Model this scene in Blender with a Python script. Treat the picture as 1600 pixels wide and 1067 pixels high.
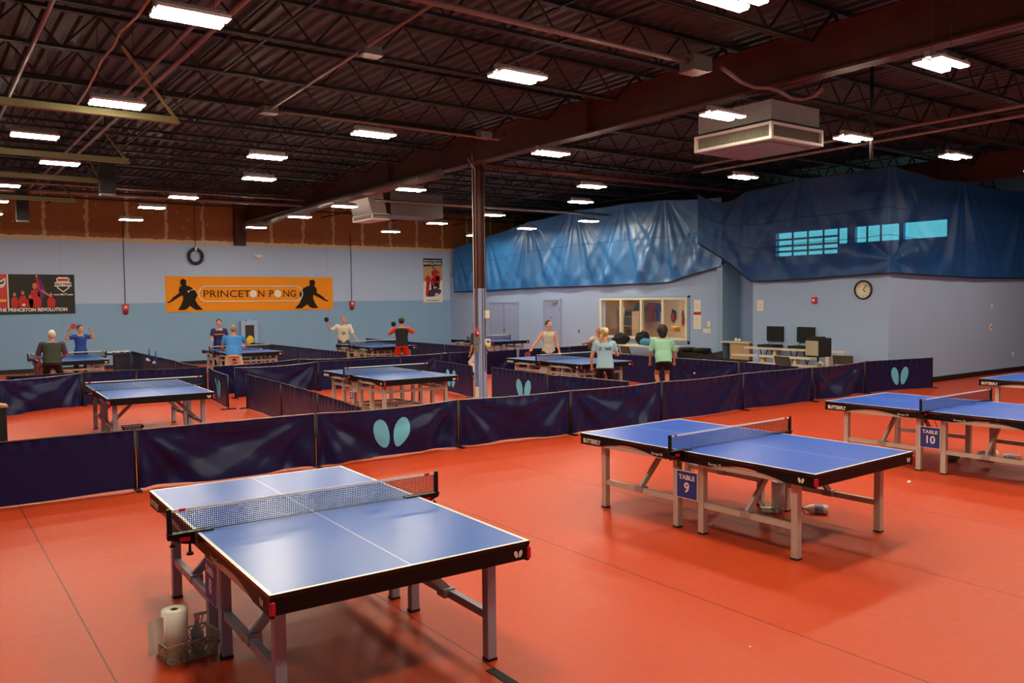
import bpy, math, random
from math import sin, cos, pi, radians as R, atan2, hypot, sqrt, exp
from mathutils import Vector as V, Matrix as M, noise
sc = bpy.context.scene
for o in list(bpy.data.objects): bpy.data.objects.remove(o)
COL = sc.collection
# ------------------------------------------------------------------ camera, world, exposure
FPX, PITCH, ROLL, CAMH, YAW = 1294.53, R(2.8408), R(-.6183), 2.1492, R(35.956)
_f = V((sin(YAW)*cos(PITCH), cos(YAW)*cos(PITCH), -sin(PITCH)))
_r = V((cos(YAW), -sin(YAW), 0)); _u = _r.cross(_f)
CR = _r*cos(ROLL)+_u*sin(ROLL); CU = -_r*sin(ROLL)+_u*cos(ROLL); CF = _f
cam_d = bpy.data.cameras.new('camera'); cam = bpy.data.objects.new('camera', cam_d); COL.objects.link(cam)
cam_d.sensor_width = 36; cam_d.lens = FPX/1600*36; cam_d.clip_end = 200
mw = M.Identity(4)
for i in range(3): mw[i][0] = CR[i]; mw[i][1] = CU[i]; mw[i][2] = -CF[i]
mw[2][3] = CAMH
cam.matrix_world = mw; sc.camera = cam
wd = bpy.data.worlds.new('world'); sc.world = wd; wd.use_nodes = True
wd.node_tree.nodes['Background'].inputs[0].default_value = (.55, .7, 1, 1)
wd.node_tree.nodes['Background'].inputs[1].default_value = .03
sc.view_settings.view_transform = 'Standard'; sc.view_settings.look = 'None'
sc.view_settings.gamma = 1; sc.view_settings.exposure = 0.0; sc.view_settings.use_curve_mapping = False
sc.cycles.use_denoising = True; sc.cycles.max_bounces = 8; sc.cycles.sample_clamp_indirect = 6
LAMP_STRENGTH = 168
def ray(px, py): return CF + CR*((px-800)/FPX) + CU*((533.5-py)/FPX)
def fl(px, py, z=0):
    d = ray(px, py); t = (z-CAMH)/d.z; return V((d.x*t, d.y*t, z))
def onY(px, py, Y):
    d = ray(px, py); t = Y/d.y; return V((d.x*t, Y, CAMH+d.z*t))
def onX(px, py, X):
    d = ray(px, py); t = X/d.x; return V((X, d.y*t, CAMH+d.z*t))
# ------------------------------------------------------------------ materials
def lin(c):
    return tuple(((x/255)/12.92 if x <= 10 else (((x/255)+.055)/1.055)**2.4) for x in c)
MT = {}
def P(name, rgb, rough=.5, metal=0, spec=.5, var=0, vs=8, bump=0, bs=30, trans=0):
    m = bpy.data.materials.new(name); m.use_nodes = True; nt = m.node_tree; b = nt.nodes['Principled BSDF']
    c = lin(rgb); b.inputs['Base Color'].default_value = (*c, 1); b.inputs['Roughness'].default_value = rough
    b.inputs['Metallic'].default_value = metal; b.inputs['Specular IOR Level'].default_value = spec
    if var or bump:
        tc = nt.nodes.new('ShaderNodeTexCoord'); n = nt.nodes.new('ShaderNodeTexNoise')
        n.inputs['Scale'].default_value = vs; n.inputs['Detail'].default_value = 5
        nt.links.new(tc.outputs['Object'], n.inputs['Vector'])
        if var:
            r = nt.nodes.new('ShaderNodeValToRGB'); r.color_ramp.elements[0].position = .3; r.color_ramp.elements[1].position = .7
            r.color_ramp.elements[0].color = (*[x*(1-var) for x in c], 1); r.color_ramp.elements[1].color = (*[min(1, x*(1+var)) for x in c], 1)
            nt.links.new(n.outputs['Fac'], r.inputs[0]); nt.links.new(r.outputs[0], b.inputs['Base Color'])
        if bump:
            n2 = nt.nodes.new('ShaderNodeTexNoise'); n2.inputs['Scale'].default_value = bs
            nt.links.new(tc.outputs['Object'], n2.inputs['Vector'])
            bp = nt.nodes.new('ShaderNodeBump'); bp.inputs['Strength'].default_value = bump; bp.inputs['Distance'].default_value = .01
            nt.links.new(n2.outputs['Fac'], bp.inputs['Height']); nt.links.new(bp.outputs[0], b.inputs['Normal'])
    MT[name] = m; return m
def emit(name, rgb, s):
    m = bpy.data.materials.new(name); m.use_nodes = True; b = m.node_tree.nodes['Principled BSDF']
    b.inputs['Base Color'].default_value = (.8, .8, .8, 1)
    b.inputs['Emission Color'].default_value = (*lin(rgb), 1); b.inputs['Emission Strength'].default_value = s
    MT[name] = m; return m
def math_node(nt, op, a, b=None, c=None):
    n = nt.nodes.new('ShaderNodeMath'); n.operation = op
    for i, x in enumerate((a, b, c)):
        if x is None: continue
        if isinstance(x, (int, float)): n.inputs[i].default_value = x
        else: nt.links.new(x, n.inputs[i])
    return n.outputs[0]
def mix(nt, f, a, b):
    n = nt.nodes.new('ShaderNodeMix'); n.data_type = 'RGBA'
    for s, x in ((0, f), (6, a), (7, b)):
        if isinstance(x, tuple): n.inputs[s].default_value = (*x, 1)
        elif isinstance(x, (int, float)): n.inputs[s].default_value = x
        else: nt.links.new(x, n.inputs[s])
    return n.outputs[2]
def nodes_of(m):
    nt = m.node_tree; tc = nt.nodes.new('ShaderNodeTexCoord'); sp = nt.nodes.new('ShaderNodeSeparateXYZ')
    nt.links.new(tc.outputs['Object'], sp.inputs[0]); return nt, tc, sp, nt.nodes['Principled BSDF']
def noise_node(nt, tc, scale, detail=4):
    n = nt.nodes.new('ShaderNodeTexNoise'); n.inputs['Scale'].default_value = scale; n.inputs['Detail'].default_value = detail
    nt.links.new(tc.outputs['Object'], n.inputs['Vector']); return n.outputs['Fac']
P('black', (14, 14, 15), .45); P('black_matte', (18, 17, 17), .8); P('black_metal', (16, 15, 15), .4, .3); P('joist_black', (14, 11, 11), .6)
P('apron', (8, 7, 8), .45, 0, .3); P('leg_cream', (196, 186, 172), .4, .15); P('leg_grey', (160, 164, 182), .4, .15); P('leg_steel', (150, 146, 142), .35, .5)
P('white', (235, 232, 225), .5); P('cream', (232, 224, 200), .5); P('tape_white', (238, 234, 225), .6)
P('crimson', (205, 15, 60), .4); P('red', (200, 25, 25), .4); P('dark_red', (120, 12, 20), .5)
P('girder', (78, 32, 24), .5, 0, .4, .15, 3); P('deck', (66, 62, 62), .55, .2, .4, .2, 2)
P('pipe_pink', (128, 100, 96), .45, .2); P('pipe_grey', (150, 142, 138), .35, .5); P('duct_grey', (120, 115, 112), .4, .4)
P('strut_yellow', (150, 142, 96), .5, .2); P('galv', (165, 160, 158), .4, .35, .5, .1, 5); P('filter', (140, 135, 120), .8)
P('cable', (55, 48, 46), .6); P('orange', (244, 152, 18), .6, 0, .3); P('silhouette', (38, 28, 22), .7, 0, .2)
P('skin', (214, 150, 118), .5); P('skin_tan', (196, 128, 96), .5); P('hair_white', (206, 196, 180), .8); P('hair_grey', (150, 130, 100), .8)
P('hair_black', (22, 18, 17), .6); P('hair_brown', (62, 38, 26), .6); P('hair_blond', (176, 146, 92), .6)
P('vest', (44, 48, 36), .8); P('plum', (72, 52, 70), .8); P('blue_shirt', (20, 62, 150), .7); P('navy_tee', (30, 24, 84), .7)
P('sky_tee', (56, 130, 205), .75); P('white_tee', (222, 212, 192), .8); P('red_cloth', (200, 40, 26), .75); P('orange_sleeve', (214, 66, 34), .7)
P('black_cloth', (20, 19, 22), .85); P('olive', (64, 68, 52), .8); P('khaki', (224, 214, 194), .8); P('pale_blue', (160, 200, 222), .8)
P('mint', (150, 208, 176), .8); P('knit', (196, 190, 176), .8, var=.35, vs=60); P('cap_cream', (225, 212, 176), .8); P('shoe', (60, 60, 66), .6); P('paddle_red', (170, 18, 26), .45)
P('wood', (170, 120, 76), .5, var=.15); P('paper', (240, 232, 218), .8); P('card', (188, 158, 120), .8); P('ball', (245, 240, 230), .4)
P('logo_blue', (104, 196, 226), .5); P('logo_white', (230, 222, 212), .5); P('sign_blue', (54, 58, 150), .45); P('sign_dark', (36, 60, 140), .45)
P('door_blue', (150, 168, 208), .45); P('wall_grey', (160, 184, 222), .55, 0, .3, .02, .7); P('wall_deep', (142, 174, 208), .55, 0, .3, .02, .7)
P('frame_cream', (228, 222, 196), .4); P('office', (214, 206, 178), .8); P('office_dark', (36, 40, 44), .6); P('beige', (168, 156, 132), .6)
P('green', (60, 150, 100), .5); P('yellow', (235, 200, 60), .5); P('teal_pale', (175, 215, 205), .35); P('bag_blue', (60, 150, 190), .6)
P('grey_chair', (96, 92, 80), .5, .3); P('bleacher', (212, 206, 182), .45); P('brick_red', (150, 40, 30), .6); P('purple', (100, 40, 120), .7)
P('navy_box', (28, 30, 52), .6); P('skin_print', (200, 130, 100), .7); P('print_dark', (28, 24, 24), .6); P('print_red', (196, 30, 26), .6); P('blue_net', (50, 90, 170), .7); P('wheel', (24, 24, 26), .5)
emit('lamp_lens', (255, 240, 212), LAMP_STRENGTH)
emit('office_lens', (255, 238, 206), 17)
emit('daylight', (190, 240, 240), 2.4)
# navy barrier cloth
m = P('cloth', (13, 18, 68), .36, 0, .3); m.node_tree.nodes['Principled BSDF'].inputs['Sheen Weight'].default_value = .03
# floor
m = P('floor', (206, 60, 32), .36, 0, .26); nt, tc, sp, b = nodes_of(m)
n1 = noise_node(nt, tc, .5, 6); n2 = noise_node(nt, tc, 14, 4)
seam = math_node(nt, 'ABSOLUTE', math_node(nt, 'SUBTRACT', math_node(nt, 'MODULO', math_node(nt, 'ADD', sp.outputs[0], 18.2-.87+.91), 1.82), .91))
sl = math_node(nt, 'LESS_THAN', seam, .006)
base = mix(nt, n1, lin((186, 60, 22)), lin((198, 70, 28)))
base = mix(nt, math_node(nt, 'MULTIPLY', sl, .75), base, lin((70, 22, 14)))
nt.links.new(base, b.inputs['Base Color'])
nt.links.new(math_node(nt, 'MULTIPLY_ADD', n2, .14, math_node(nt, 'MULTIPLY_ADD', n1, .1, .34)), b.inputs['Roughness'])
# table blue with painted lines (object coordinates of the table)
def table_mat(name, rgb, rough):
    m = P(name, rgb, rough, 0, .5); nt, tc, sp, b = nodes_of(m)
    ax = math_node(nt, 'ABSOLUTE', sp.outputs[0]); ay = math_node(nt, 'ABSOLUTE', sp.outputs[1])
    e = math_node(nt, 'MAXIMUM', math_node(nt, 'GREATER_THAN', ax, .7425), math_node(nt, 'GREATER_THAN', ay, 1.35))
    e = math_node(nt, 'MAXIMUM', e, math_node(nt, 'LESS_THAN', ax, .0022))
    nz = noise_node(nt, tc, 4, 5)
    c = lin(rgb); base = mix(nt, nz, tuple(x*.98 for x in c), tuple(x*1.02 for x in c))
    topc = mix(nt, e, base, lin((240, 238, 232)))
    nt.links.new(mix(nt, math_node(nt, 'GREATER_THAN', sp.outputs[2], .7592), lin((10, 9, 10)), topc), b.inputs['Base Color'])
table_mat('table_blue', (46, 100, 190), .29); table_mat('table_bluer', (30, 84, 196), .36)
# net
m = P('net', (26, 26, 36), .7); nt, tc, sp, b = nodes_of(m)
def strand(out, per, w): return math_node(nt, 'LESS_THAN', math_node(nt, 'MODULO', math_node(nt, 'ADD', out, 10), per), w)
g = math_node(nt, 'MAXIMUM', strand(sp.outputs[0], .0125, .0034), strand(sp.outputs[2], .0125, .0034))
nt.links.new(g, b.inputs['Alpha'])
# back wall: two blues below, cream joint-compound strip, raw tan board above
m = P('wall_back', (150, 168, 200), .55, 0, .3); nt, tc, sp, b = nodes_of(m)
X_, Z_ = sp.outputs[0], sp.outputs[2]
nz = noise_node(nt, tc, 6, 5); nb = noise_node(nt, tc, .35, 3)
low = mix(nt, nb, lin((128, 172, 212)), lin((136, 178, 216))); up = mix(nt, nb, lin((172, 198, 234)), lin((180, 204, 236)))
c1 = mix(nt, math_node(nt, 'GREATER_THAN', Z_, 2.19), low, up)
tan = mix(nt, nz, lin((150, 92, 44)), lin((168, 106, 52)))
u = math_node(nt, 'MULTIPLY_ADD', nz, .22, math_node(nt, 'MODULO', math_node(nt, 'ADD', X_, 12.2-3.37+.45), 1.24))
sv = math_node(nt, 'LESS_THAN', math_node(nt, 'ABSOLUTE', math_node(nt, 'SUBTRACT', u, .56)), .05)
vor = nt.nodes.new('ShaderNodeTexVoronoi'); vor.inputs['Scale'].default_value = 2.2; nt.links.new(tc.outputs['Object'], vor.inputs['Vector'])
scr = math_node(nt, 'LESS_THAN', vor.outputs['Distance'], .07)
sv = math_node(nt, 'MAXIMUM', sv, scr)
tan = mix(nt, math_node(nt, 'MULTIPLY', sv, .75), tan, lin((214, 190, 150)))
edge = math_node(nt, 'GREATER_THAN', math_node(nt, 'MULTIPLY_ADD', nz, -.12, Z_), 4.33)
cc = mix(nt, edge, lin((222, 200, 160)), tan)
fin = mix(nt, math_node(nt, 'GREATER_THAN', Z_, 4.25), c1, cc)
# vertical and horizontal board seams in the painted part
sx = math_node(nt, 'LESS_THAN', math_node(nt, 'ABSOLUTE', math_node(nt, 'SUBTRACT', math_node(nt, 'MODULO', math_node(nt, 'ADD', X_, 20-10.2+1), 4.6), 1.0)), .012)
sz = math_node(nt, 'LESS_THAN', math_node(nt, 'ABSOLUTE', math_node(nt, 'SUBTRACT', Z_, 1.55)), .008)
fin = mix(nt, math_node(nt, 'MULTIPLY', math_node(nt, 'MAXIMUM', sx, sz), .22), fin, (.15, .2, .28))
nt.links.new(fin, b.inputs['Base Color'])
# window glass
m = bpy.data.materials.new('glass'); m.use_nodes = True; MT['glass'] = m; nt = m.node_tree; nt.nodes.remove(nt.nodes['Principled BSDF'])
g = nt.nodes.new('ShaderNodeBsdfGlossy'); g.inputs[1].default_value = .02; t = nt.nodes.new('ShaderNodeBsdfTransparent'); mx = nt.nodes.new('ShaderNodeMixShader'); mx.inputs[0].default_value = .08
nt.links.new(t.outputs[0], mx.inputs[1]); nt.links.new(g.outputs[0], mx.inputs[2]); nt.links.new(mx.outputs[0], nt.nodes['Material Output'].inputs[0])
def film(name, rgb, clear, gl, rough, tint):
    m = bpy.data.materials.new(name); m.use_nodes = True; MT[name] = m; nt = m.node_tree; nt.nodes.remove(nt.nodes['Principled BSDF'])
    N = lambda k: nt.nodes.new('ShaderNode'+k)
    tc = N('TexCoord'); n = N('TexNoise'); n.inputs['Scale'].default_value = 1.3; n.inputs['Detail'].default_value = 6; nt.links.new(tc.outputs['Object'], n.inputs['Vector'])
    c = lin(rgb); col = mix(nt, n.outputs['Fac'], tuple(x*.75 for x in c), tuple(min(1, x*1.25) for x in c))
    d = N('BsdfDiffuse'); nt.links.new(col, d.inputs[0]); tl = N('BsdfTranslucent'); nt.links.new(col, tl.inputs[0])
    a = N('MixShader'); a.inputs[0].default_value = .3; nt.links.new(d.outputs[0], a.inputs[1]); nt.links.new(tl.outputs[0], a.inputs[2])
    g = N('BsdfGlossy'); g.inputs[0].default_value = (.8, .85, .9, 1); g.inputs[1].default_value = rough
    bp = N('Bump'); bp.inputs['Strength'].default_value = .05; bp.inputs['Distance'].default_value = .02
    n2 = N('TexNoise'); n2.inputs['Scale'].default_value = 6; nt.links.new(tc.outputs['Object'], n2.inputs['Vector']); nt.links.new(n2.outputs['Fac'], bp.inputs['Height'])
    nt.links.new(bp.outputs[0], g.inputs['Normal']); nt.links.new(bp.outputs[0], d.inputs['Normal'])
    b_ = N('MixShader'); b_.inputs[0].default_value = gl; nt.links.new(a.outputs[0], b_.inputs[1]); nt.links.new(g.outputs[0], b_.inputs[2])
    t = N('BsdfTransparent'); t.inputs[0].default_value = (*tint, 1)
    f = N('MixShader'); f.inputs[0].default_value = clear; nt.links.new(b_.outputs[0], f.inputs[1]); nt.links.new(t.outputs[0], f.inputs[2])
    nt.links.new(f.outputs[0], nt.nodes['Material Output'].inputs[0])
film('tarp', (48, 134, 212), .04, .1, .4, (.3, .55, .8)); film('tarp_thin', (32, 84, 160), .3, .06, .45, (.2, .62, .72)); film('net_bag', (40, 80, 170), .4, .05, .5, (.4, .5, 1))
# ------------------------------------------------------------------ mesh helpers
class MB:
    def __init__(s): s.v = []; s.f = []; s.sm = []
    def add(s, vs, fs, smooth=False):
        n = len(s.v); s.v += [tuple(x) for x in vs]; s.f += [tuple(i+n for i in f) for f in fs]; s.sm += [smooth]*len(fs); return s
    def box(s, a, b, m=None):
        (x0, y0, z0), (x1, y1, z1) = a, b
        vs = [V((x, y, z)) for z in (z0, z1) for x, y in ((x0, y0), (x1, y0), (x1, y1), (x0, y1))]
        if m: vs = [m @ v for v in vs]
        return s.add(vs, [(0, 3, 2, 1), (4, 5, 6, 7), (0, 1, 5, 4), (1, 2, 6, 5), (2, 3, 7, 6), (3, 0, 4, 7)])
    def bar(s, p, q, w, h=None, up=(0, 0, 1)):
        p, q = V(p), V(q); h = h or w; d = (q-p).normalized(); a = d.cross(V(up))
        if a.length < 1e-4: a = d.cross(V((0, 1, 0)))
        a.normalize(); b = a.cross(d); vs = []
        for c in (p, q):
            for i, j in ((-1, -1), (1, -1), (1, 1), (-1, 1)): vs.append(c+a*(i*w/2)+b*(j*h/2))
        return s.add(vs, [(0, 1, 2, 3), (7, 6, 5, 4), (0, 4, 5, 1), (1, 5, 6, 2), (2, 6, 7, 3), (3, 7, 4, 0)])
    def tube(s, pts, r, n=8, r2=None):
        pts = [V(p) for p in pts]; k = len(pts); vs = []; fs = []; pa = None
        for i, p in enumerate(pts):
            d = (pts[min(i+1, k-1)]-pts[max(i-1, 0)]).normalized()
            if pa is None:
                a = d.cross(V((0, 0, 1)))
                if a.length < .1: a = d.cross(V((0, 1, 0)))
            else: a = pa-d*pa.dot(d)
            a.normalize(); pa = a; b = d.cross(a); rr = r if r2 is None else r+(r2-r)*i/(k-1)
            vs += [p+a*(cos(2*pi*j/n)*rr)+b*(sin(2*pi*j/n)*rr) for j in range(n)]
        for i in range(k-1):
            for j in range(n): fs.append((i*n+j, i*n+(j+1) % n, (i+1)*n+(j+1) % n, (i+1)*n+j))
        s.add(vs, fs, True); m0 = len(s.v)-k*n
        s.f += [tuple(m0+j for j in reversed(range(n))), tuple(m0+(k-1)*n+j for j in range(n))]; s.sm += [False, False]; return s
    def lathe(s, prof, c=(0, 0, 0), n=24, m=None, smooth=True):
        vs = []; k = len(prof)
        for r, z in prof: vs += [V((r*cos(2*pi*j/n), r*sin(2*pi*j/n), z)) for j in range(n)]
        vs = [(m @ v if m else v)+V(c) for v in vs]
        fs = [(i*n+j, i*n+(j+1) % n, (i+1)*n+(j+1) % n, (i+1)*n+j) for i in range(k-1) for j in range(n)]
        return s.add(vs, fs, smooth)
    def ell(s, c, r, n=16, k=10, m=None):
        prof = [(max(1e-4, sin(pi*i/k)), -cos(pi*i/k)) for i in range(k+1)]
        S = M.Diagonal((*r, 1)); mm = (m.to_4x4() if m else M.Identity(4)) @ S
        return s.lathe(prof, c, n, mm)
    def prism(s, poly, t, fn):
        """poly: 2D outline, extruded by t; fn(u, v, w) -> 3D"""
        n = len(poly); vs = [fn(u, v, 0) for u, v in poly]+[fn(u, v, t) for u, v in poly]
        return s.add(vs, [tuple(range(n)), tuple(reversed(range(n, 2*n)))]+[(i, i+n, (i+1) % n+n, (i+1) % n) for i in range(n)])
    def grid(s, fn, nu, nv, smooth=True):
        vs = [fn(i/nu, j/nv) for j in range(nv+1) for i in range(nu+1)]
        return s.add(vs, [(j*(nu+1)+i, j*(nu+1)+i+1, (j+1)*(nu+1)+i+1, (j+1)*(nu+1)+i) for j in range(nv) for i in range(nu)], smooth)
    def cone(s, p, q, r1, r2, n=10):      # capsule
        p, q = V(p), V(q); d = q-p; L = d.length or 1e-3; d = d/L; pts = []; rs = []
        for i in range(4): a = pi/2*i/4; pts.append(p-d*(cos(a)*r1)); rs.append(max(sin(a)*r1, 1e-3))
        pts += [p, q]; rs += [r1, r2]
        for i in range(3, -1, -1): a = pi/2*i/4; pts.append(q+d*(cos(a)*r2)); rs.append(max(sin(a)*r2, 1e-3))
        return s.rings(pts, rs, d, n)
    def rings(s, pts, rs, d, n=10):
        a = d.cross(V((0, 0, 1)));
        if a.length < .05: a = d.cross(V((0, 1, 0)))
        a.normalize(); b = d.cross(a); k = len(pts); vs = []
        for p, r in zip(pts, rs): vs += [p+a*(cos(2*pi*j/n)*r)+b*(sin(2*pi*j/n)*r) for j in range(n)]
        fs = [(i*n+j, i*n+(j+1) % n, (i+1)*n+(j+1) % n, (i+1)*n+j) for i in range(k-1) for j in range(n)]
        fs += [tuple(reversed(range(n))), tuple((k-1)*n+j for j in range(n))]
        return s.add(vs, fs, True)
    def loft(s, secs, n=18):   # (centre, half-width vector, half-depth vector)
        vs = []; k = len(secs)
        for c, a, b in secs:
            for j in range(n):
                t = 2*pi*j/n; ca, sa = cos(t), sin(t); q = .85
                vs.append(V(c)+V(a)*(abs(ca)**q*(1 if ca > 0 else -1))+V(b)*(abs(sa)**q*(1 if sa > 0 else -1)))
        fs = [(i*n+j, i*n+(j+1) % n, (i+1)*n+(j+1) % n, (i+1)*n+j) for i in range(k-1) for j in range(n)]
        fs += [tuple(reversed(range(n))), tuple((k-1)*n+j for j in range(n))]
        return s.add(vs, fs, True)
    def build(s, name, mat, parent=None, loc=None, rot=None, bev=0):
        me = bpy.data.meshes.new(name); me.from_pydata(s.v, [], s.f); me.polygons.foreach_set('use_smooth', s.sm); me.update()
        me.materials.append(MT[mat]); o = bpy.data.objects.new(name, me); COL.objects.link(o); o.parent = parent
        if loc is not None: o.location = loc
        if rot is not None: o.rotation_euler = rot
        if bev: md = o.modifiers.new('bevel', 'BEVEL'); md.width = bev; md.segments = 2
        return o
def tag(o, label, cat, group=None):
    o['label'] = label; o['category'] = cat
    if group: o['group'] = group
    return o
def thing(name, label, cat, loc=(0, 0, 0), rz=0, group=None):
    o = bpy.data.objects.new(name, None); o.empty_display_size = .1; COL.objects.link(o); o.location = loc; o.rotation_euler = (0, 0, rz)
    return tag(o, label, cat, group)
def struct(name, mb, mat, parent=None):
    o = mb.build(name, mat, parent)
    if parent is None: o['kind'] = 'structure'
    return o
def copy_tree(o, parent=None):
    c = o.copy(); COL.objects.link(c); c.parent = parent
    for ch in list(o.children): copy_tree(ch, c)
    return c
def copy_thing(o, label, loc, rz=0, group=None):
    c = copy_tree(o); c.location = loc; c.rotation_euler = (0, 0, rz); c['label'] = label
    if group: c['group'] = group
    return c
TEXTS = []
def text(name, s, size, mat, parent, mat4, align='CENTER', ext=.0015, sx=1.0, bold=0):
    """mat4: text plane (x right, y up) in the parent's frame"""
    cu = bpy.data.curves.new(name, 'FONT'); cu.body = s; cu.size = size; cu.align_x = align; cu.align_y = 'CENTER'; cu.extrude = ext; cu.resolution_u = 3; cu.offset = bold
    o = bpy.data.objects.new(name, cu); COL.objects.link(o); cu.materials.append(MT[mat])
    o.parent = parent; o.matrix_local = mat4 @ M.Diagonal((sx, 1, 1, 1)); TEXTS.append(o); return o
def plane_m(loc, right, up):
    r, u_ = V(right).normalized(), V(up).normalized(); n = r.cross(u_); m = M.Identity(4)
    for i in range(3): m[i][0] = r[i]; m[i][1] = u_[i]; m[i][2] = n[i]; m[i][3] = loc[i]
    return m
REMESH = []
def wing(side, s, n=20):
    """outline of one wing of the two-wing emblem, width about .29*s, height .42*s"""
    pts = []
    for i in range(n):
        t = 2*pi*i/n; x = .115*cos(t)*(1+.18*sin(t)); y = .215*sin(t); a = -.33*side
        pts.append(((x*cos(a)-y*sin(a)+side*.15)*s, (x*sin(a)+y*cos(a))*s))
    return pts
# ------------------------------------------------------------------ room shell
WH = 3.15
struct('floor', MB().add([(-9, -5, 0), (32, -5, 0), (32, 32, 0), (-9, 32, 0)], [(0, 1, 2, 3)]), 'floor')
mb = MB(); prof = []; x = -9.
while x < 31: prof += [(x, 5.95), (x+.09, 5.95), (x+.12, 6.0), (x+.19, 6.0)]; x += .22
for (xa, za), (xb, zb) in zip(prof, prof[1:]): mb.add([(xa, -5, za), (xb, -5, zb), (xb, 31, zb), (xa, 31, za)], [(0, 3, 2, 1)])
struct('ceiling', mb, 'deck')
YB = 30.4
struct('wall_back', MB().add([(-9, YB, 0), (31, YB, 0), (31, YB, 6.1), (-9, YB, 6.1)], [(0, 1, 2, 3)]), 'wall_back')
struct('wall_left', MB().box((-9.2, -5, 0), (-9, YB, 6.1)), 'wall_grey')
struct('wall_front', MB().box((-9, -5.2, 0), (31, -5, 6.1)), 'wall_grey')
WX, CX, SY = 18.8, 18.5, 10.5
wy0, wy1, wz0, wz1 = 17.02, 20.75, .95, 2.12
mb = MB().box((WX, 15.75, 0), (WX+.15, wy0, WH)).box((WX, wy1, 0), (WX+.15, YB, WH)).box((WX, wy0, 0), (WX+.15, wy1, wz0)).box((WX, wy0, wz1), (WX+.15, wy1, WH))
struct('wall_office', mb, 'wall_grey')
struct('wall_office_end', MB().box((18.68, 15.55, 0), (18.9, 15.75, 3.08)).box((18.9, 15.58, 0), (19.5, 15.75, WH)), 'wall_deep')
struct('wall_alcove', MB().box((19.5, 13.2, 0), (19.65, 15.75, WH)), 'wall_grey')
struct('wall_clock', MB().box((CX, SY+.15, 0), (CX+.15, 14.36, WH)), 'wall_grey')
struct('wall_side', MB().box((CX, SY, 0), (31, SY+.15, WH)), 'wall_grey')
# the low rooms' roof and the far glazed wall seen dimly through the sheeting
struct('ceiling_low', MB().box((18.95, 10.65, WH+.02), (27, YB, WH+.1)), 'beige')
mb = MB()
for (a, b_, c, d) in ((10.5, 13.4, 3, 6), (19.9, YB, 3, 6), (13.4, 19.9, 3, 3.6), (13.4, 19.9, 4.6, 6), (13.4, 17.2, 3.6, 4.05), (14.85, 15.0, 4.05, 4.6), (16.6, 16.9, 4.05, 4.6)):
    mb.box((27, a, c), (27.15, b_, d))
struct('wall_far', mb, 'wall_deep')
w = MB().box((27.2, 13.4, 3.5), (27.22, 19.9, 4.7)); wo = struct('window_1', w, 'daylight')
mb = MB()
for y in (15.6, 16.1, 17.2, 17.8, 18.45, 19.1): mb.box((26.95, y, 3.6), (27.0, y+.05, 4.6))
for z in (3.85, 4.05, 4.3): mb.box((26.95, 17.2, z), (27, 19.9, z+.07))
mb.build('window_frame', 'black', wo)
struct('wall_right', MB().box((31, -5, 0), (31.2, YB, 6.1)), 'wall_grey')
struct('baseboard_back', MB().box((-9, YB-.02, 0), (WX, YB, .13)), 'black')
struct('baseboard_side', MB().box((CX, SY-.015, 0), (31, SY, .13)), 'black')
struct('baseboard_clock', MB().box((CX-.015, SY, 0), (CX, 14.36, .13)), 'black')
struct('baseboard_office', MB().box((WX-.015, 15.75, 0), (WX, YB, .13)), 'black')
# doors in the office wall
def door(name, y0, y1, h, double):
    o = struct(name, MB().box((WX-.03, y0, 0), (WX, y1, h)), 'door_blue')
    fr = MB().box((WX-.05, y0-.06, 0), (WX, y0, h+.06)).box((WX-.05, y1, 0), (WX, y1+.06, h+.06)).box((WX-.05, y0, h), (WX, y1, h+.06))
    fr.build('door_frame', 'door_blue', o)
    if double:
        MB().box((WX-.034, (y0+y1)/2-.006, 0), (WX-.03, (y0+y1)/2+.006, h)).build('meeting_gap', 'office_dark', o)
        MB().bar((WX-.06, (y0+y1)/2+.02, 1.0), (WX-.06, (y0+y1)/2-.12, 1.0), .02).bar((WX-.03, (y0+y1)/2-.05, 1), (WX-.07, (y0+y1)/2-.05, 1), .03).build('door_handle', 'black', o)
    else:
        MB().box((WX-.1, y0+.12, h-.1), (WX-.03, y0+.36, h-.02)).bar((WX-.1, y0+.3, h-.04), (WX-.14, y0+.6, h-.02), .02).build('door_closer', 'galv', o)
        MB().box((WX-.035, y0+.01, 1.75), (WX-.03, y0+.03, 1.9)).box((WX-.035, y0+.01, .9), (WX-.03, y0+.03, 1.05)).build('hinge', 'black', o)
        MB().box((WX-.034, y0+.42, 1.5), (WX-.03, y0+.6, 1.53)).build('door_sign', 'red', o)
door('door_1', 25.52, 27.28, 2.04, True); door('door_2', 22.95, 23.85, 2.13, False)
# office window: frame, mullions, four panes
wo = struct('window_2', MB().box((WX-.05, wy0-.07, wz0-.07), (WX+.02, wy1+.07, wz0)).box((WX-.05, wy0-.07, wz1), (WX+.02, wy1+.07, wz1+.06)).box((WX-.05, wy0-.07, wz0), (WX+.02, wy0, wz1)).box((WX-.05, wy1, wz0), (WX+.02, wy1+.07, wz1)), 'frame_cream')
pw = (wy1-wy0)/4
for i in range(1, 4):
    y = wy0+pw*i; MB().box((WX-.04, y-.045, wz0), (WX+.05, y+.045, wz1)).build('mullion', 'frame_cream', wo)
for i in range(4):
    y = wy0+pw*i; MB().box((WX+.06, y+.02, wz0), (WX+.066, y+pw-.02, wz1)).build('pane', 'glass', wo)
struct('trim_1', MB().box((WX-.02, wy0-.14, wz0-.16), (WX, wy0-.07, wz1+.12)).box((WX-.02, wy0-.14, wz1+.06), (WX, wy1+.14, wz1+.12)).box((WX-.02, wy0-.14, wz0-.16), (WX, wy1+.07, wz0-.08)), 'wall_deep')
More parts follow.
